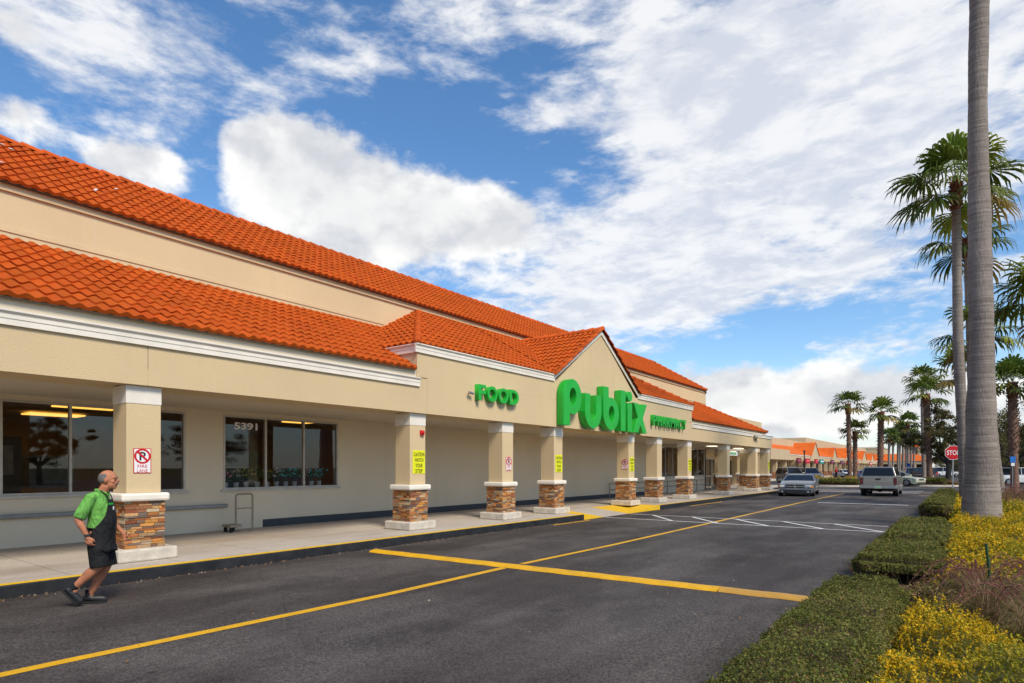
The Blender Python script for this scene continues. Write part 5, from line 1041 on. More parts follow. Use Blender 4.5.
# ------------------------------------------------------------------ vehicles
def arch(xc, r, n=9): return [(xc + r * math.cos(PI - PI * i / n) * 1.0, .30 + (r + .0) * math.sin(PI * i / n)) for i in range(n + 1)]
def car(name, label, cat, loc, rz, L_, W_, H_, belt, nose, gh, paintm, wheels=None, wr=.33, group=None, hood=None, deck_z=None, details=None, glass_side=True, rimmat=None):
    """gh: x of windscreen base, roof front, roof rear, rear glass base (fractions of half length)"""
    t = empty(name, loc, rz, label, cat, group); hl = L_ / 2; hw = W_ / 2; wx = wheels or (-.60 * hl, .62 * hl); ra = wr + .06; hood = hood or belt - .10; dk = deck_z or belt - .02
    g = [q * hl for q in gh]; zb = .22
    poly = [(-hl + .10, zb)] + arch(wx[0], ra) + arch(wx[1], ra) + [(hl - .12, zb - .02), (hl - .01, zb + .14), (hl, nose - .18), (hl - .05, nose - .03), (hl - .22, nose + .03), (g[0] + .25, hood), (g[0], belt), (g[3], belt), (g[3] - .08, dk + .01), (-hl + .10, dk - .02), (-hl + .01, dk - .12), (-hl, zb + .25), (-hl + .04, zb + .05)]
    def kx(x, z): e = abs(x) / hl; return 1 - .16 * e ** 7 - .035 * max(0, (z - .55)) 
    mb = MB(); fr_ = [-1, -.955, -.6, 0, .6, .955, 1]; rings = []
    for f in fr_:
        ring = []
        for x, z in poly:
            e = abs(f); zz = z - (.035 if e == 1 and z > hood * .8 else 0) + (.02 * (1 - e) if z > hood * .9 else 0); xx = x * (1 - .022 * (e ** 3)) if abs(x) > hl * .9 else x
            ring.append((xx, f * hw * kx(x, z), zz))
        rings.append(ring)
    n = len(poly); vs = [p for r_ in rings for p in r_]; fs = [(i * n + j, i * n + (j + 1) % n, (i + 1) * n + (j + 1) % n, (i + 1) * n + j) for i in range(len(fr_) - 1) for j in range(n)]
    mb.add(vs, fs, sm=False); mb.add(rings[0], [tuple(range(n))]); mb.add(rings[-1], [tuple(range(n))[::-1]]); body = bevel(mb.build('body', paintm, t), .015, 2)
    MB().box(-hl + .25, hl - .3, -hw * .80, hw * .80, .18, .55).build('underbody', M_RUB, t)
    wb, wt = hw * .90, hw * .70; P0 = [(g[0] - .02, belt - .03), (g[1], H_ - .04), (g[2], H_ - .04), (g[3] + .02, belt - .03)]
    def W2(x, z): return wb + (wt - wb) * (z - belt) / (H_ - belt)
    mb = MB(); mb.add([(x, sgn * W2(x, z), z) for sgn in (-1, 1) for x, z in P0], [(0, 1, 2, 3), (4, 7, 6, 5), (0, 4, 5, 1), (1, 5, 6, 2), (2, 6, 7, 3)]); mb.build('windows', M_CGLASS, t)
    mb = MB(); r1, r2 = P0[1], P0[2]; wt2 = W2(0, H_ - .04) + .012
    mb.add([(r1[0] + .05, -wt2, H_ - .055), (r1[0] + .05, wt2, H_ - .055), (r2[0] - .05, wt2, H_ - .055), (r2[0] - .05, -wt2, H_ - .055), (r1[0] - .12, -wt2 + .10, H_), (r1[0] - .12, wt2 - .10, H_), (r2[0] + .12, wt2 - .10, H_ - .01), (r2[0] + .12, -wt2 + .10, H_ - .01)], [(3, 2, 1, 0), (4, 5, 6, 7), (0, 1, 5, 4), (1, 2, 6, 5), (2, 3, 7, 6), (3, 0, 4, 7)]); bevel(mb.build('roof', paintm, t), .03, 2)
    mb = MB()
    for sg in (-1, 1):
        for (x0, z0), (x1, z1) in ((P0[0], P0[1]), (P0[3], P0[2])): mb.tube([(x0, sg * (W2(0, z0) + .0), z0), (x1, sg * (W2(0, z1)), z1)], .035, 6)
        xm = (g[0] + g[3]) / 2 + .05; mb.tube([(xm, sg * (W2(0, belt) + .005), belt - .02), (xm, sg * (W2(0, H_ - .04) + .005), H_ - .05)], .035, 6)
        mb.tube([(P0[1][0], sg * W2(0, H_ - .04), H_ - .045), (P0[2][0], sg * W2(0, H_ - .04), H_ - .045)], .03, 6)
    mb.build('pillars', paintm, t)
    for x in wx:
        for sg in (-1, 1):
            wl = MB().tube([(x, sg * (hw - .23), wr), (x, sg * (hw - .01), wr)], [wr, wr], 24).build('wheel', M_RUB, t); rm = MB().tube([(x, sg * (hw - .012), wr), (x, sg * (hw + .004), wr)], [wr * .68, wr * .62], 20)
            rm.build('rim', rimmat or M_RIM, wl); sp_ = MB()
            for k in range(5): a = k * 2 * PI / 5; sp_.obox((x + math.cos(a + .6) * wr * .4, sg * (hw + .006), wr + math.sin(a + .6) * wr * .4), (wr * .30, .006, wr * .12), Matrix.Rotation(-(a + .6), 3, 'Y'))
            sp_.build('rim_opening', M_RUB, wl)
    for sg in (-1, 1): bevel(MB().box(g[0] - .18, g[0] - .06, sg * (hw - .03), sg * (hw + .15), belt - .02, belt + .12).build('mirror', paintm, t), .02)
    if details: details(t, hl, hw)
    return t
def basic_details(nose, dk, tail=M_TLAMP):
    def f(t, hl, hw):
        for sg in (-1, 1):
            MB().obox((hl - .09, sg * hw * .66, nose - .08), (.14, hw * .34, .13)).build('headlight', M_HLAMP, t); MB().obox((-hl + .06, sg * hw * .70, dk - .16), (.12, hw * .30, .17)).build('tail_light', tail, t)
            for xx in (.25, -.75): MB().box(xx, xx + .14, sg * (hw * .985), sg * (hw * .985 + .02), dk - .22, dk - .19).build('door_handle', M_CHROME, t)
        MB().obox((hl - .01, 0, nose - .12), (.06, hw * .75, .12)).build('grille', M_DARKFR, t); MB().obox((hl - .02, 0, .32), (.08, hw * 1.1, .13)).build('air_intake', M_DARKFR, t); MB().obox((-hl + .0, 0, .55), (.03, .32, .16)).build('licence_plate', M_SWHITE, t)
    return f
def muscle_details(t, hl, hw):
    for sg in (-1, 1):
        h_ = MB().obox((hl - .10, sg * hw * .68, .61), (.16, hw * .36, .13), Matrix.Rotation(sg * -.25, 3, 'Z')); bevel(h_.build('headlight', M_HLAMP, t), .03); MB().obox((hl - .16, sg * hw * .875, .60), (.14, .10, .12), Matrix.Rotation(sg * -.5, 3, 'Z')).build('indicator', M_AMBER, t)
        MB().tube([(hl - .06, sg * hw * .70, .30), (hl - .01, sg * hw * .70, .30)], .06, 12).build('fog_lamp', M_HLAMP, t); MB().obox((-hl + .06, sg * hw * .65, .80), (.12, hw * .45, .14)).build('tail_light', M_TLAMP, t)
    bevel(MB().obox((hl - .03, 0, .60), (.10, hw * .98, .25)).build('grille', M_DARKFR, t), .02)
    mb = MB().box(hl - .0, hl + .028, -.018, .018, .48, .72).box(hl - .0, hl + .027, -hw * .47, hw * .47, .585, .615); mb.box(hl, hl + .026, -hw * .49, hw * .49, .715, .735).box(hl, hl + .026, -hw * .49, hw * .49, .467, .487); mb.build('grille_bars', M_CHROME, t)
    bevel(MB().box(hl - .06, hl + .05, -hw * .86, hw * .86, .385, .455).build('bumper_lip', M_GREYP, t), .02); MB().obox((hl - .02, 0, .30), (.09, hw * 1.0, .13)).build('air_intake', M_DARKFR, t)
M_GREYP = carpaint('paint_steel_blue', (.19, .205, .225), .45); M_OLIVE = carpaint('paint_grey_olive', (.27, .255, .22), .4); M_SILV = carpaint('paint_warm_silver', (.34, .31, .275), .4); M_CREAM = carpaint('paint_cream_green', (.50, .50, .36), .1)
M_WHITEC = carpaint('paint_white_car', (.72, .72, .70), 0); M_BEIGEC = carpaint('paint_beige', (.36, .33, .28), .4); M_MAROON = carpaint('paint_dark_plum', (.06, .025, .04), .4); M_BLUEC = carpaint('paint_blue', (.04, .12, .28), .3)
fl = at(780.5, 496); hd = R(-90) + R(6)
def car_pos(front_left, heading, L_, W_):
    """centre of a car whose front right-hand corner (seen from the front) is known"""
    f = Vector((math.cos(heading), math.sin(heading), 0)); lft = Vector((-f.y, f.x, 0)); return front_left - f * (L_ / 2 - .8) + lft * (W_ / 2 - .05)
cpos = car_pos(Vector((-9.04, 39.7, 0)), hd, 5.0, 1.95)
car('sedan', 'dark blue grey muscle sedan driving towards the camera beside the arcade end', 'car', (cpos.x, cpos.y, .004), hd, 5.0, 2.0, 1.30, .90, .72, (.24, -.14, -.46, -.82), M_GREYP, wr=.35, details=muscle_details, hood=.83)
def park(px, dp, rz, *a, **k):
    q = at(px, depth=dp); q.z = .004; return q
q = park(792, 69, 0); car('suv', 'grey olive sport utility car parked by the end of the arcade', 'car', q, R(-52), 4.7, 1.85, 1.78, 1.08, .90, (.36, .10, -.88, -.96), M_OLIVE, details=basic_details(.90, 1.06))
q = park(809, 74, 0); car('minivan', 'beige van just behind the grey olive one', 'van', q, R(-58), 4.8, 1.85, 1.75, 1.05, .85, (.52, .18, -.85, -.95), M_BEIGEC, details=basic_details(.85, 1.04))
q = park(844.5, 108, 0); car('sedan', 'small white sedan parked before the far shops', 'car', q, R(-40), 4.5, 1.75, 1.42, .92, .72, (.35, .0, -.45, -.75), M_WHITEC, details=basic_details(.72, .92))
q = park(897.5, 58, 0); car('sedan', 'cream green sedan crossing to the right behind the pickup', 'car', q, R(-28), 4.4, 1.75, 1.44, .95, .74, (.35, .0, -.45, -.78), M_CREAM, details=basic_details(.74, .95))
q = park(921.5, 86, 0); car('suv', 'dark plum estate car with glowing red tail lamp beyond the cream sedan', 'car', q, R(125), 4.7, 1.85, 1.75, 1.0, .85, (.42, .15, -.86, -.95), M_MAROON, details=basic_details(.85, 1.1, simple('tail_lit', (.75, .03, .04))))
q = park(910, 98, 0); car('suv', 'blue car parked behind the plum one', 'car', q, R(100), 4.6, 1.85, 1.75, 1.0, .85, (.42, .15, -.86, -.95), M_BLUEC, details=basic_details(.85, 1.0))
q = park(946, 118, 0); car('suv', 'white car standing far back left of the stop post', 'car', q, R(10), 4.8, 1.9, 1.85, 1.05, .9, (.42, .15, -.86, -.95), M_WHITEC, details=basic_details(.9, 1.05))
q = park(867, 80, 0); car('sedan', 'blue sedan half hidden left of the pickup', 'car', at(865, depth=76), R(-70), 4.4, 1.75, 1.40, .92, .72, (.35, .0, -.45, -.75), M_BLUEC, details=basic_details(.72, .92))
q = park(1003, 66, 0); car('sedan', 'white sedan parked right of the dark leaning trunk', 'car', q, R(5), 4.6, 1.78, 1.44, .95, .74, (.35, .0, -.45, -.78), M_WHITEC, details=basic_details(.74, .95))
q = park(1024, 60, 0); car('minivan', 'white van at the right picture edge behind the shrubs', 'van', q, R(15), 4.8, 1.85, 1.75, 1.05, .85, (.52, .18, -.85, -.95), M_WHITEC, details=basic_details(.85, 1.04))
q = park(935, 128, 0); car('sedan', 'dark sedan far back below the oak', 'car', q, R(15), 4.6, 1.78, 1.44, .95, .74, (.35, .0, -.45, -.78), M_GREYP, details=basic_details(.74, .95))
# pickup with a topper on the bed, seen from behind
def pickup(loc, rz, label):
    t = empty('pickup_truck', loc, rz, label, 'pickup truck'); L_, hw, hl = 5.6, .98, 2.8; wr = .39; wx = (-1.75, 1.75)
    poly = [(-hl, .55)] + arch(wx[0], .47) + arch(wx[1], .47) + [(hl - .1, .42), (hl, .6), (hl, 1.0), (hl - .15, 1.10), (1.25, 1.18), (-hl, 1.20)]
    mb = MB(); rings = []
    for f in (-1, -.95, 0, .95, 1): rings.append([(x * (.995 if abs(f) == 1 and x > 2.6 else 1), f * hw * (1 - .03 * max(0, z - .7)), z - (.03 if abs(f) == 1 and z > 1.05 else 0)) for x, z in poly])
    n = len(poly); vs = [p for r_ in rings for p in r_]; mb.add(vs, [(i * n + j, i * n + (j + 1) % n, (i + 1) * n + (j + 1) % n, (i + 1) * n + j) for i in range(4) for j in range(n)]); mb.add(rings[0], [tuple(range(n))]); mb.add(rings[-1], [tuple(range(n))]); bevel(mb.build('body', M_SILV, t), .015)
    MB().box(-hl + .3, hl - .3, -.75, .75, .32, .6).build('underbody', M_RUB, t)
    def hull(P0, wb, wt, zb, zt, nm, mat): 
        f = lambda z: wb + (wt - wb) * (z - zb) / (zt - zb); m_ = MB(); m_.add([(x, sg * f(z), z) for sg in (-1, 1) for x, z in P0], [(0, 1, 2, 3), (4, 7, 6, 5), (0, 4, 5, 1), (1, 5, 6, 2), (2, 6, 7, 3), (3, 7, 4, 0)]); return bevel(m_.build(nm, mat, t), .03)
    hull([(1.30, 1.17), (.75, 1.74), (-.52, 1.76), (-.60, 1.17)], .90, .74, 1.17, 1.76, 'cab', M_SILV)
    hull([(1.285, 1.22), (.80, 1.69), (-.42, 1.70), (-.50, 1.22)], .905, .775, 1.17, 1.76, 'cab_windows', M_CGLASS)
    tp = hull([(-.66, 1.19), (-.66, 1.77), (-2.55, 1.77), (-2.76, 1.19)], .93, .76, 1.19, 1.77, 'topper', M_SILV)
    m_ = MB(); xr0, xr1 = -2.758, -2.60; m_.add([(xr0 - .02, -.82, 1.25), (xr0 - .02, .82, 1.25), (xr1 - .025, .70, 1.70), (xr1 - .025, -.70, 1.70)], [(0, 1, 2, 3)]); m_.build('rear_window', M_CGLASS, tp); m_ = MB()
    for sg in (-1, 1): m_.add([(-.85, sg * .925, 1.28), (-2.55, sg * .925, 1.28), (-2.45, sg * .815, 1.66), (-.85, sg * .815, 1.66)], [(0, 1, 2, 3)])
    m_.build('side_window', M_CGLASS, tp)
    tg = bevel(MB().box(-hl - .02, -hl + .02, -.76, .76, .68, 1.17).build('tailgate', M_SILV, t), .015); MB().box(-hl - .035, -hl - .021, -.13, .13, .98, 1.08).build('handle', M_DARKFR, tg); MB().box(-hl - .028, -hl - .0205, -.70, .70, .80, .815).build('crease', M_DECK, tg)
    for sg in (-1, 1): bevel(MB().box(-hl - .03, -hl + .1, sg * .79, sg * .955, .70, 1.12).build('tail_light', M_TLAMP, t), .015)
    bevel(MB().box(-hl - .20, -hl - .03, -.97, .97, .46, .64).build('rear_bumper', M_CHROMEB, t), .03); MB().box(-hl - .215, -hl - .201, -.17, .17, .48, .62).build('licence_plate', simple('plate_green', (.45, .55, .42)), t)
    for i in range(5): MB().box(-hl - .216, -hl - .2155, -.12 + i * .05, -.09 + i * .05, .52, .58).build('plate_character', M_GREEN2, t)
    MB().tube([(-1.75, -.8, .39), (-1.75, .8, .39)], .07, 8).build('axle', M_RUB, t); MB().ell((-1.75, 0, .38), (.16, .18, .16)).build('differential', M_RUB, t); MB().tube([(-2.9, .45, .33), (-2.2, .45, .35)], .035, 8).build('exhaust', M_BRZ, t)
    for x in wx:
        for sg in (-1, 1): wl = MB().tube([(x, sg * .70, wr), (x, sg * .965, wr)], wr, 24).build('wheel', M_RUB, t); MB().tube([(x, sg * .966, wr), (x, sg * .98, wr)], [.25, .22], 18).build('rim', M_RIM, wl)
    for sg in (-1, 1): bevel(MB().box(1.0, 1.15, sg * .95, sg * 1.17, 1.15, 1.38).build('mirror', M_DARKFR, t), .02); MB().obox((hl - .05, sg * .72, .9), (.12, .36, .2)).build('headlight', M_HLAMP, t)
    MB().box(hl, hl + .03, -.5, .5, .7, 1.02).build('grille', M_DARKFR, t)
M_CHROMEB = simple('bumper_chrome', (.38, .37, .35), .3, .6, .7)
pickup((-4.16, 45.15, .004), R(91), 'silver pickup truck with a topper driving away from the camera')
# far shopper
def capsule_person(loc, rz, label, top, bottom):
    t = empty('person', loc, rz, label, 'person'); mb = MB()
    for sg in (-1, 1): mb.tube([(0, sg * .10, .92), (.03, sg * .10, .5), (-.02 + sg * .06, sg * .10, .08)], [.09, .065, .045], 8); mb.ell((.05 + sg * .06, sg * .10, .05), (.13, .05, .05)); mb.tube([(0, sg * .20, 1.42), (.0, sg * .25, 1.12), (.08, sg * .24, .88)], [.05, .042, .03], 8); mb.ell((.09, sg * .24, .83), (.04, .025, .06))
    mb.tube([(0, 0, .85), (0, 0, 1.05), (0, 0, 1.35), (0, 0, 1.50)], [.17, .15, .19, .07], 10); mb.tube([(0, 0, 1.45), (0, 0, 1.58)], .055, 8); mb.ell((.01, 0, 1.65), (.10, .085, .12)); b_ = mb.build('body', M_SKIN, t); r_ = b_.modifiers.new('r', 'REMESH'); r_.mode = 'VOXEL'; r_.voxel_size = .02
    MB().tube([(0, 0, .86), (0, 0, 1.05), (0, 0, 1.36), (0, 0, 1.50)], [.19, .17, .215, .08], 12).build('shirt', top, t); m_ = MB()
    for sg in (-1, 1): m_.tube([(0, sg * .09, .95), (.03, sg * .10, .5), (-.01 + sg * .06, sg * .10, .1)], [.115, .085, .07], 8)
    m_.build('trousers', bottom, t); MB().ell((-.015, 0, 1.68), (.11, .095, .115)).build('hair', M_OAK, t)
capsule_person((at(836.2, depth=104).x, at(836.2, depth=104).y, .12), 1.0, 'distant person in a red top on the far sidewalk', M_RED, M_CLOTH)

# ------------------------------------------------------------------ the walking man
def remesh(o, v, sm=4, fac=.5):
    r_ = o.modifiers.new('remesh', 'REMESH'); r_.mode = 'VOXEL'; r_.voxel_size = v; r_.use_smooth_shade = True; s2 = o.modifiers.new('smooth', 'SMOOTH'); s2.iterations = sm; s2.factor = fac; return o
base = at(97, depth=7.58); MAN = empty('person', (base.x, base.y, 0), math.atan2(.78, .63), 'grey haired man in a green polo and black apron striding right across the asphalt', 'person')
YF, YN = .095, -.095                       # far (left) and near (right) side
J = dict(sh_n=(-.005, -.178, 1.335), el_n=(-.115, -.235, 1.075), wr_n=(-.015, -.235, .865), sh_f=(.0, .178, 1.335), el_f=(.03, .24, 1.07), wr_f=(.215, .20, .875),
         hip_n=(.02, -.090, .88), kn_n=(.06, -.09, .50), an_n=(-.225, -.09, .225), hip_f=(.03, .085, .88), kn_f=(.085, .09, .49), an_f=(-.115, .09, .105))
b_ = MB(); T3 = lambda *ks: [Vector(J[k]) for k in ks]
def limb(mb, a, c, e, r, n=12):
    a, c, e = Vector(a), Vector(c), Vector(e); pts = [a, a.lerp(c, .35), a.lerp(c, .75), c, c.lerp(e, .22), c.lerp(e, .55), e]; mb.tube(pts, r, n); mb.ell(c, (r[3],) * 3, nu=10, nv=8); mb.ell(a, (r[0],) * 3, nu=10, nv=8)
limb(b_, J['hip_n'], J['kn_n'], J['an_n'], [.095, .092, .070, .056, .060, .054, .036]); limb(b_, J['hip_f'], J['kn_f'], J['an_f'], [.095, .092, .070, .056, .060, .054, .036])
for k, bk in (('n', (-.055, -.10, .37)), ('f', (.0, .10, .345))):                      # calf muscle
    p = Vector(J['kn_' + k]).lerp(Vector(J['an_' + k]), .33); ax = (Vector(J['an_' + k]) - Vector(J['kn_' + k])).normalized(); b_.ell(p + Vector((-.022, 0, -.0)), (.05, .05, .10), ax.to_track_quat('Z', 'Y').to_matrix())
limb(b_, J['sh_n'], J['el_n'], J['wr_n'], [.052, .050, .043, .041, .042, .034, .026]); limb(b_, J['sh_f'], J['el_f'], J['wr_f'], [.052, .050, .043, .041, .042, .034, .026])
b_.tube([(.015, 0, .86), (.035, 0, .96), (.045, 0, 1.06), (.035, 0, 1.20), (.025, 0, 1.33), (.04, 0, 1.39)], [(.11, .145), (.12, .15), (.122, .15), (.112, .155), (.09, .148), (.06, .10)], 18)
b_.tube([(.035, 0, 1.33), (.07, 0, 1.42), (.105, 0, 1.48)], [.068, .058, .06], 12)
hd_ = Vector((.125, 0, 1.550))
b_.ell(hd_ + Vector((-.008, 0, .022)), (.101, .078, .100), nu=18, nv=14); b_.ell(hd_ + Vector((.030, 0, -.045)), (.068, .060, .075)); b_.ell(hd_ + Vector((.062, 0, -.088)), (.030, .034, .026)); b_.ell(hd_ + Vector((.070, 0, .035)), (.030, .058, .016))
b_.tube([hd_ + Vector((.085, 0, .020)), hd_ + Vector((.113, 0, -.018)), hd_ + Vector((.095, 0, -.028))], [.010, .016, .013], 8); b_.ell(hd_ + Vector((.088, 0, -.052)), (.014, .026, .008)); b_.ell(hd_ + Vector((.085, 0, -.066)), (.014, .023, .007))
for sg in (-1, 1): b_.ell(hd_ + Vector((-.004, sg * .080, -.004)), (.020, .009, .033)); b_.ell(hd_ + Vector((.064, sg * .044, -.020)), (.022, .020, .018))
def hand(mb, w, d, side, curl, palmn):
    """w wrist, d pointing direction, palmn direction the palm faces"""
    w, d, pn = Vector(w), Vector(d).normalized(), Vector(palmn).normalized(); sdv = d.cross(pn).normalized() * side
    m_ = Matrix((sdv, pn, d)).transposed(); mb.ell(w + d * .045, (.040, .017, .052), m_, nu=12, nv=8); mb.tube([w - d * .02, w + d * .03], [.027, .026], 10)
    for i, ln in enumerate((.072, .080, .074, .058)):
        o = w + d * (.082 - .004 * abs(i - 1.2)) + sdv * (.029 - .0195 * i); p = [o - d * .02, o]; q_ = d.copy(); c_ = curl * (.8 + .12 * i)
        for s_ in (.44, .32, .24): ax = d.cross(pn).normalized(); q_ = (q_ * math.cos(c_) + pn * math.sin(c_)).normalized() if s_ == .44 else (Matrix.Rotation(c_ * .9, 3, ax) @ q_ if (Matrix.Rotation(c_ * .9, 3, ax) @ q_).dot(pn) > q_.dot(pn) or True else q_); p.append(p[-1] + q_ * ln * s_)
        mb.tube(p, [.0105, .0105, .0095, .0088, .007], 8); mb.ell(p[-1], (.007,) * 3, nu=6, nv=4)
    o = w + d * .022 + sdv * .028; mb.tube([o, o + sdv * .022 + d * .026 + pn * .010, o + sdv * .020 + d * .050 + pn * .026, o + sdv * .008 + d * .062 + pn * .040], [.014, .0125, .0105, .008], 8)
hand(b_, J['wr_n'], (.22, -.02, -1), 1, .75, (.15, 1, 0)); hand(b_, J['wr_f'], (.45, -.1, -.9), -1, .7, (-.1, -1, 0))
for k in ('n', 'f'): b_.ell(Vector(J['an_' + k]) + Vector((.01, 0, -.02)), (.042, .036, .05))
remesh(b_.build('body', M_SKIN, MAN), .0062, 3)
# hair: bald crown, grey sides and back
hb = MB(); n0 = 0
for i in range(9):
    for j in range(24):
        pass
def shell(c, r, u0, u1, v0, v1, nu, nv, keep=None, th=.008):
    mb = MB(); vs = []
    for off_ in (0, th):
        for i in range(nv + 1):
            for j in range(nu + 1):
                p = v0 + (v1 - v0) * i / nv; q = u0 + (u1 - u0) * j / nu; vs.append((c[0] + (r[0] + off_) * math.sin(p) * math.cos(q), c[1] + (r[1] + off_) * math.sin(p) * math.sin(q), c[2] + (r[2] + off_) * math.cos(p)))
    w = nu + 1; o = w * (nv + 1); fs = []
    for i in range(nv):
        for j in range(nu): fs += [(o + i * w + j, o + i * w + j + 1, o + (i + 1) * w + j + 1, o + (i + 1) * w + j), (i * w + j, (i + 1) * w + j, (i + 1) * w + j + 1, i * w + j + 1)]
    for j in range(nu): fs += [(j, j + 1, o + j + 1, o + j), (nv * w + j, o + nv * w + j, o + nv * w + j + 1, nv * w + j + 1)]
    for i in range(nv): fs += [(i * w, o + i * w, o + (i + 1) * w, (i + 1) * w), (i * w + nu, (i + 1) * w + nu, o + (i + 1) * w + nu, o + i * w + nu)]
    return mb.add(vs, fs, sm=True)
shell(hd_ + Vector((-.010, 0, .020)), (.1005, .0775, .0995), R(82), R(278), R(56), R(118), 22, 9, th=.003).build('hair', M_HAIR, MAN)
mo = MB().tube([hd_ + Vector((.090, -.034, -.052)), hd_ + Vector((.107, 0, -.040)), hd_ + Vector((.090, .034, -.052))], [.006, .010, .006], 8).build('moustache', M_HAIR, MAN)
for sg in (-1, 1): e = MB().ell(hd_ + Vector((.079, sg * .033, .006)), (.010, .012, .006)).build('eye', M_SKIN, MAN); MB().ell(hd_ + Vector((.086, sg * .034, .004)), (.005, .008, .004)).build('iris', M_BLACK, e); MB().obox(hd_ + Vector((.094, sg * .033, .026)), (.012, .034, .007)).build('eyebrow', M_HAIR, MAN)
# polo shirt
s_ = MB(); s_.tube([(.02, 0, .86), (.038, 0, .96), (.050, 0, 1.06), (.040, 0, 1.20), (.025, 0, 1.325), (.045, 0, 1.40)], [(.132, .165), (.140, .168), (.140, .166), (.130, .170), (.108, .162), (.066, .088)], 22)
for k in ('n', 'f'):
    a, c = Vector(J['sh_' + k]), Vector(J['el_' + k]); s_.tube([a + Vector((0, 0, .0)), a.lerp(c, .5), a.lerp(c, .93)], [.064, .072, .070], 14); s_.ell(a, (.066, .066, .062)); s_.ell(a.lerp(Vector((.03, 0, 1.37)), .5), (.078, .08, .055))
remesh(s_.build('shirt', M_SHIRT, MAN), .010, 5)
cl = MB()
for sg in (-1, 1): cl.tube([(-.010, 0, 1.430), (.005, sg * .058, 1.428), (.060, sg * .070, 1.412), (.115, sg * .042, 1.382), (.130, sg * .018, 1.352)], [.016, .018, .018, .016, .010], 8)
remesh(cl.build('collar', M_SHIRT, MAN), .006, 2)
# shorts
s_ = MB(); s_.tube([(.02, 0, .965), (.015, 0, .88), (.02, 0, .80)], [(.140, .165), (.145, .172), (.135, .17)], 20)
for k in ('n', 'f'):
    a, c = Vector(J['hip_' + k]), Vector(J['kn_' + k]); s_.tube([a + Vector((0, 0, .02)), a.lerp(c, .5), a.lerp(c, 1.06)], [.102, .106, .104], 16)
remesh(s_.build('shorts', M_CLOTH, MAN), .010, 5)
# apron: curved front panel
ap = MB(); rows = [(1.31, .42, .116, .165), (1.22, .60, .136, .172), (1.12, .85, .150, .178), (1.02, 1.30, .152, .180), (.94, 1.75, .152, .180), (.84, 1.80, .152, .182), (.74, 1.55, .150, .180), (.70, 1.30, .150, .178), (.665, 1.05, .150, .178)]; cxs = [.035, .038, .044, .048, .04, .03, .04, .055, .06]; nu = 18; vs = []
for o_ in (0, .010):
    for (z, ang, rx_, ry_), cx_ in zip(rows, cxs):
        for j in range(nu + 1): q = -ang + 2 * ang * j / nu; w_ = 1 + .03 * math.sin(q * 9 + z * 11) * (1.2 - z); vs.append((cx_ + (rx_ + o_) * math.cos(q) * w_, (ry_ + o_) * math.sin(q), z))
w_ = nu + 1; nr = len(rows); o_ = w_ * nr; fs = []
for i in range(nr - 1):
    for j in range(nu): fs += [(i * w_ + j, (i + 1) * w_ + j, (i + 1) * w_ + j + 1, i * w_ + j + 1), (o_ + i * w_ + j, o_ + i * w_ + j + 1, o_ + (i + 1) * w_ + j + 1, o_ + (i + 1) * w_ + j)]
    fs += [(i * w_, o_ + i * w_, o_ + (i + 1) * w_, (i + 1) * w_), (i * w_ + nu, (i + 1) * w_ + nu, o_ + (i + 1) * w_ + nu, o_ + i * w_ + nu)]
for j in range(nu): fs += [(j, j + 1, o_ + j + 1, o_ + j), ((nr - 1) * w_ + j, o_ + (nr - 1) * w_ + j, o_ + (nr - 1) * w_ + j + 1, (nr - 1) * w_ + j + 1)]
apr = ap.add(vs, fs, sm=True).build('apron', M_CLOTH, MAN)
for sg in (-1, 1): MB().tube([(.15, sg * .06, 1.30), (.125, sg * .070, 1.365), (.07, sg * .080, 1.420), (.0, sg * .05, 1.43)], .007, 6).build('strap', M_CLOTH, apr)
MB().tube([(.03, -.186, .96), (-.07, -.145, .965), (-.105, 0, .97), (-.07, .145, .965), (.03, .186, .96)], .008, 6).build('tie', M_CLOTH, apr)
MB().obox((.172, -.055, 1.255), (.008, .075, .022), Matrix.Rotation(-.3, 3, 'Z')).build('name_badge', M_GREEN2, MAN); MB().obox((.190, -.02, 1.20), (.006, .03, .045)).build('tag', M_SWHITE, MAN)
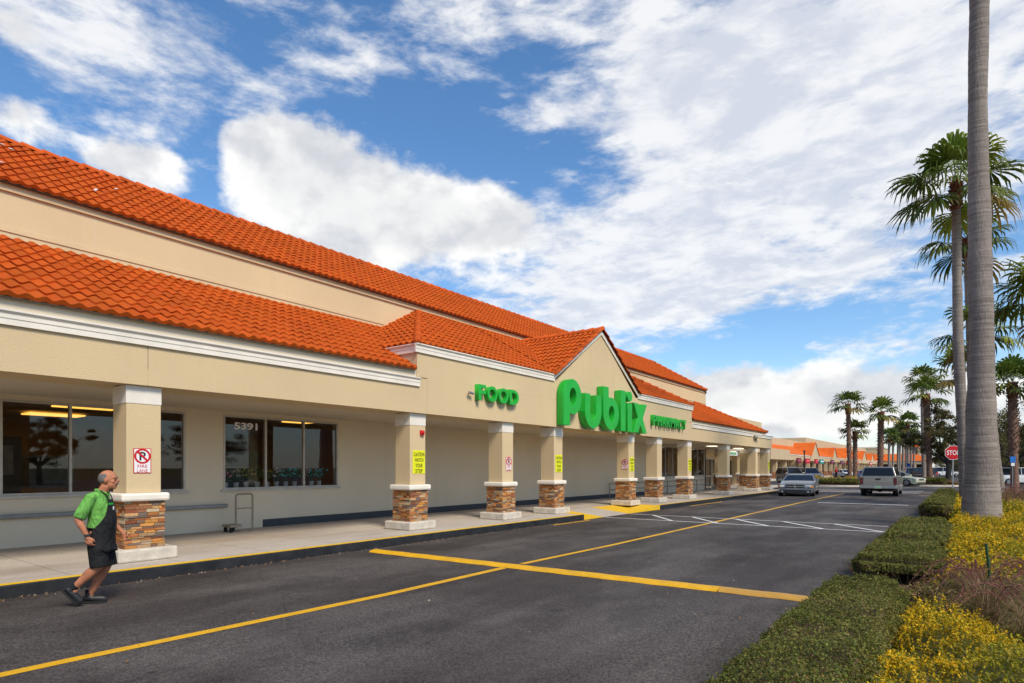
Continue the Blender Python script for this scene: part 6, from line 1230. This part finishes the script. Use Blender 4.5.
MB().tube([(.195, .01, 1.18), (.212, -.0, 1.0), (.21, -.02, .93)], .004, 5).build('lanyard', M_DARKFR, MAN); MB().tube([Vector(J['wr_n']) + Vector((-.004, 0, .035)), Vector(J['wr_n']) + Vector((.0, 0, .010))], [.036, .035], 14).build('wrist_watch', M_DARKFR, MAN)
# eyeglasses in the far hand
gq = Vector(J['wr_f']) + Vector((.06, -.03, -.11)); t = empty('eyeglasses', (0, 0, 0), 0, 'dark eyeglasses dangling from the hand of the walking man', 'eyeglasses'); t.location = Matrix.Rotation(MAN.rotation_euler.z, 4, 'Z') @ gq + MAN.location; t.rotation_euler = (0, 0, MAN.rotation_euler.z)
for i in range(2): MB().tube([(.02 + .03 * math.cos(a), .0, .04 + i * .066 + .026 * math.sin(a)) for a in np.linspace(0, 2 * PI, 13)], .003, 4, caps=False).build('lens_rim', M_BLACK, t)
MB().tube([(-.01, 0, .02), (-.08, .02, .05), (-.10, .02, .06)], .003, 4).tube([(.05, 0, .13), (.10, .01, .16)], .003, 4).build('temple', M_BLACK, t)
# socks and shoes
def shoe(an, pitch, label=None):
    an = Vector(an); m_ = Matrix.Rotation(pitch, 3, 'Y'); mb = MB(); P2 = lambda x, y, z: an + m_ @ Vector((x, y, z - .085))
    mb.tube([P2(-.065, 0, .045), P2(-.04, 0, .05), P2(.03, 0, .048), P2(.10, 0, .038), P2(.165, 0, .030), P2(.195, 0, .026)], [(.030, .030), (.044, .040), (.047, .042), (.036, .048), (.026, .043), (.012, .022)], 14); mb.tube([P2(0, 0, .05), P2(-.008, 0, .12)], [.045, .040], 12); o = remesh(mb.build('shoe', M_SHOE, MAN), .008, 3)
    so = MB(); out = [(-.085, -.028), (-.06, -.040), (.02, -.040), (.11, -.052), (.18, -.036), (.205, 0), (.18, .036), (.11, .052), (.02, .040), (-.06, .040), (-.085, .028)]; so.prism([(a_ * .97 if a_ > 0 else a_ * .9, b2 * .93) for a_, b2 in out], lambda p, q, s2: P2(p, q, s2), -.008, .014); so.build('sole', M_RUB, o); MB().tube([P2(-.004, 0, .10), P2(-.010, 0, .155)], [.043, .041], 12).build('sock', M_CLOTH, o)
shoe((J['an_f'][0], .09, .100), .02); shoe((J['an_n'][0], -.09, .215), .82)
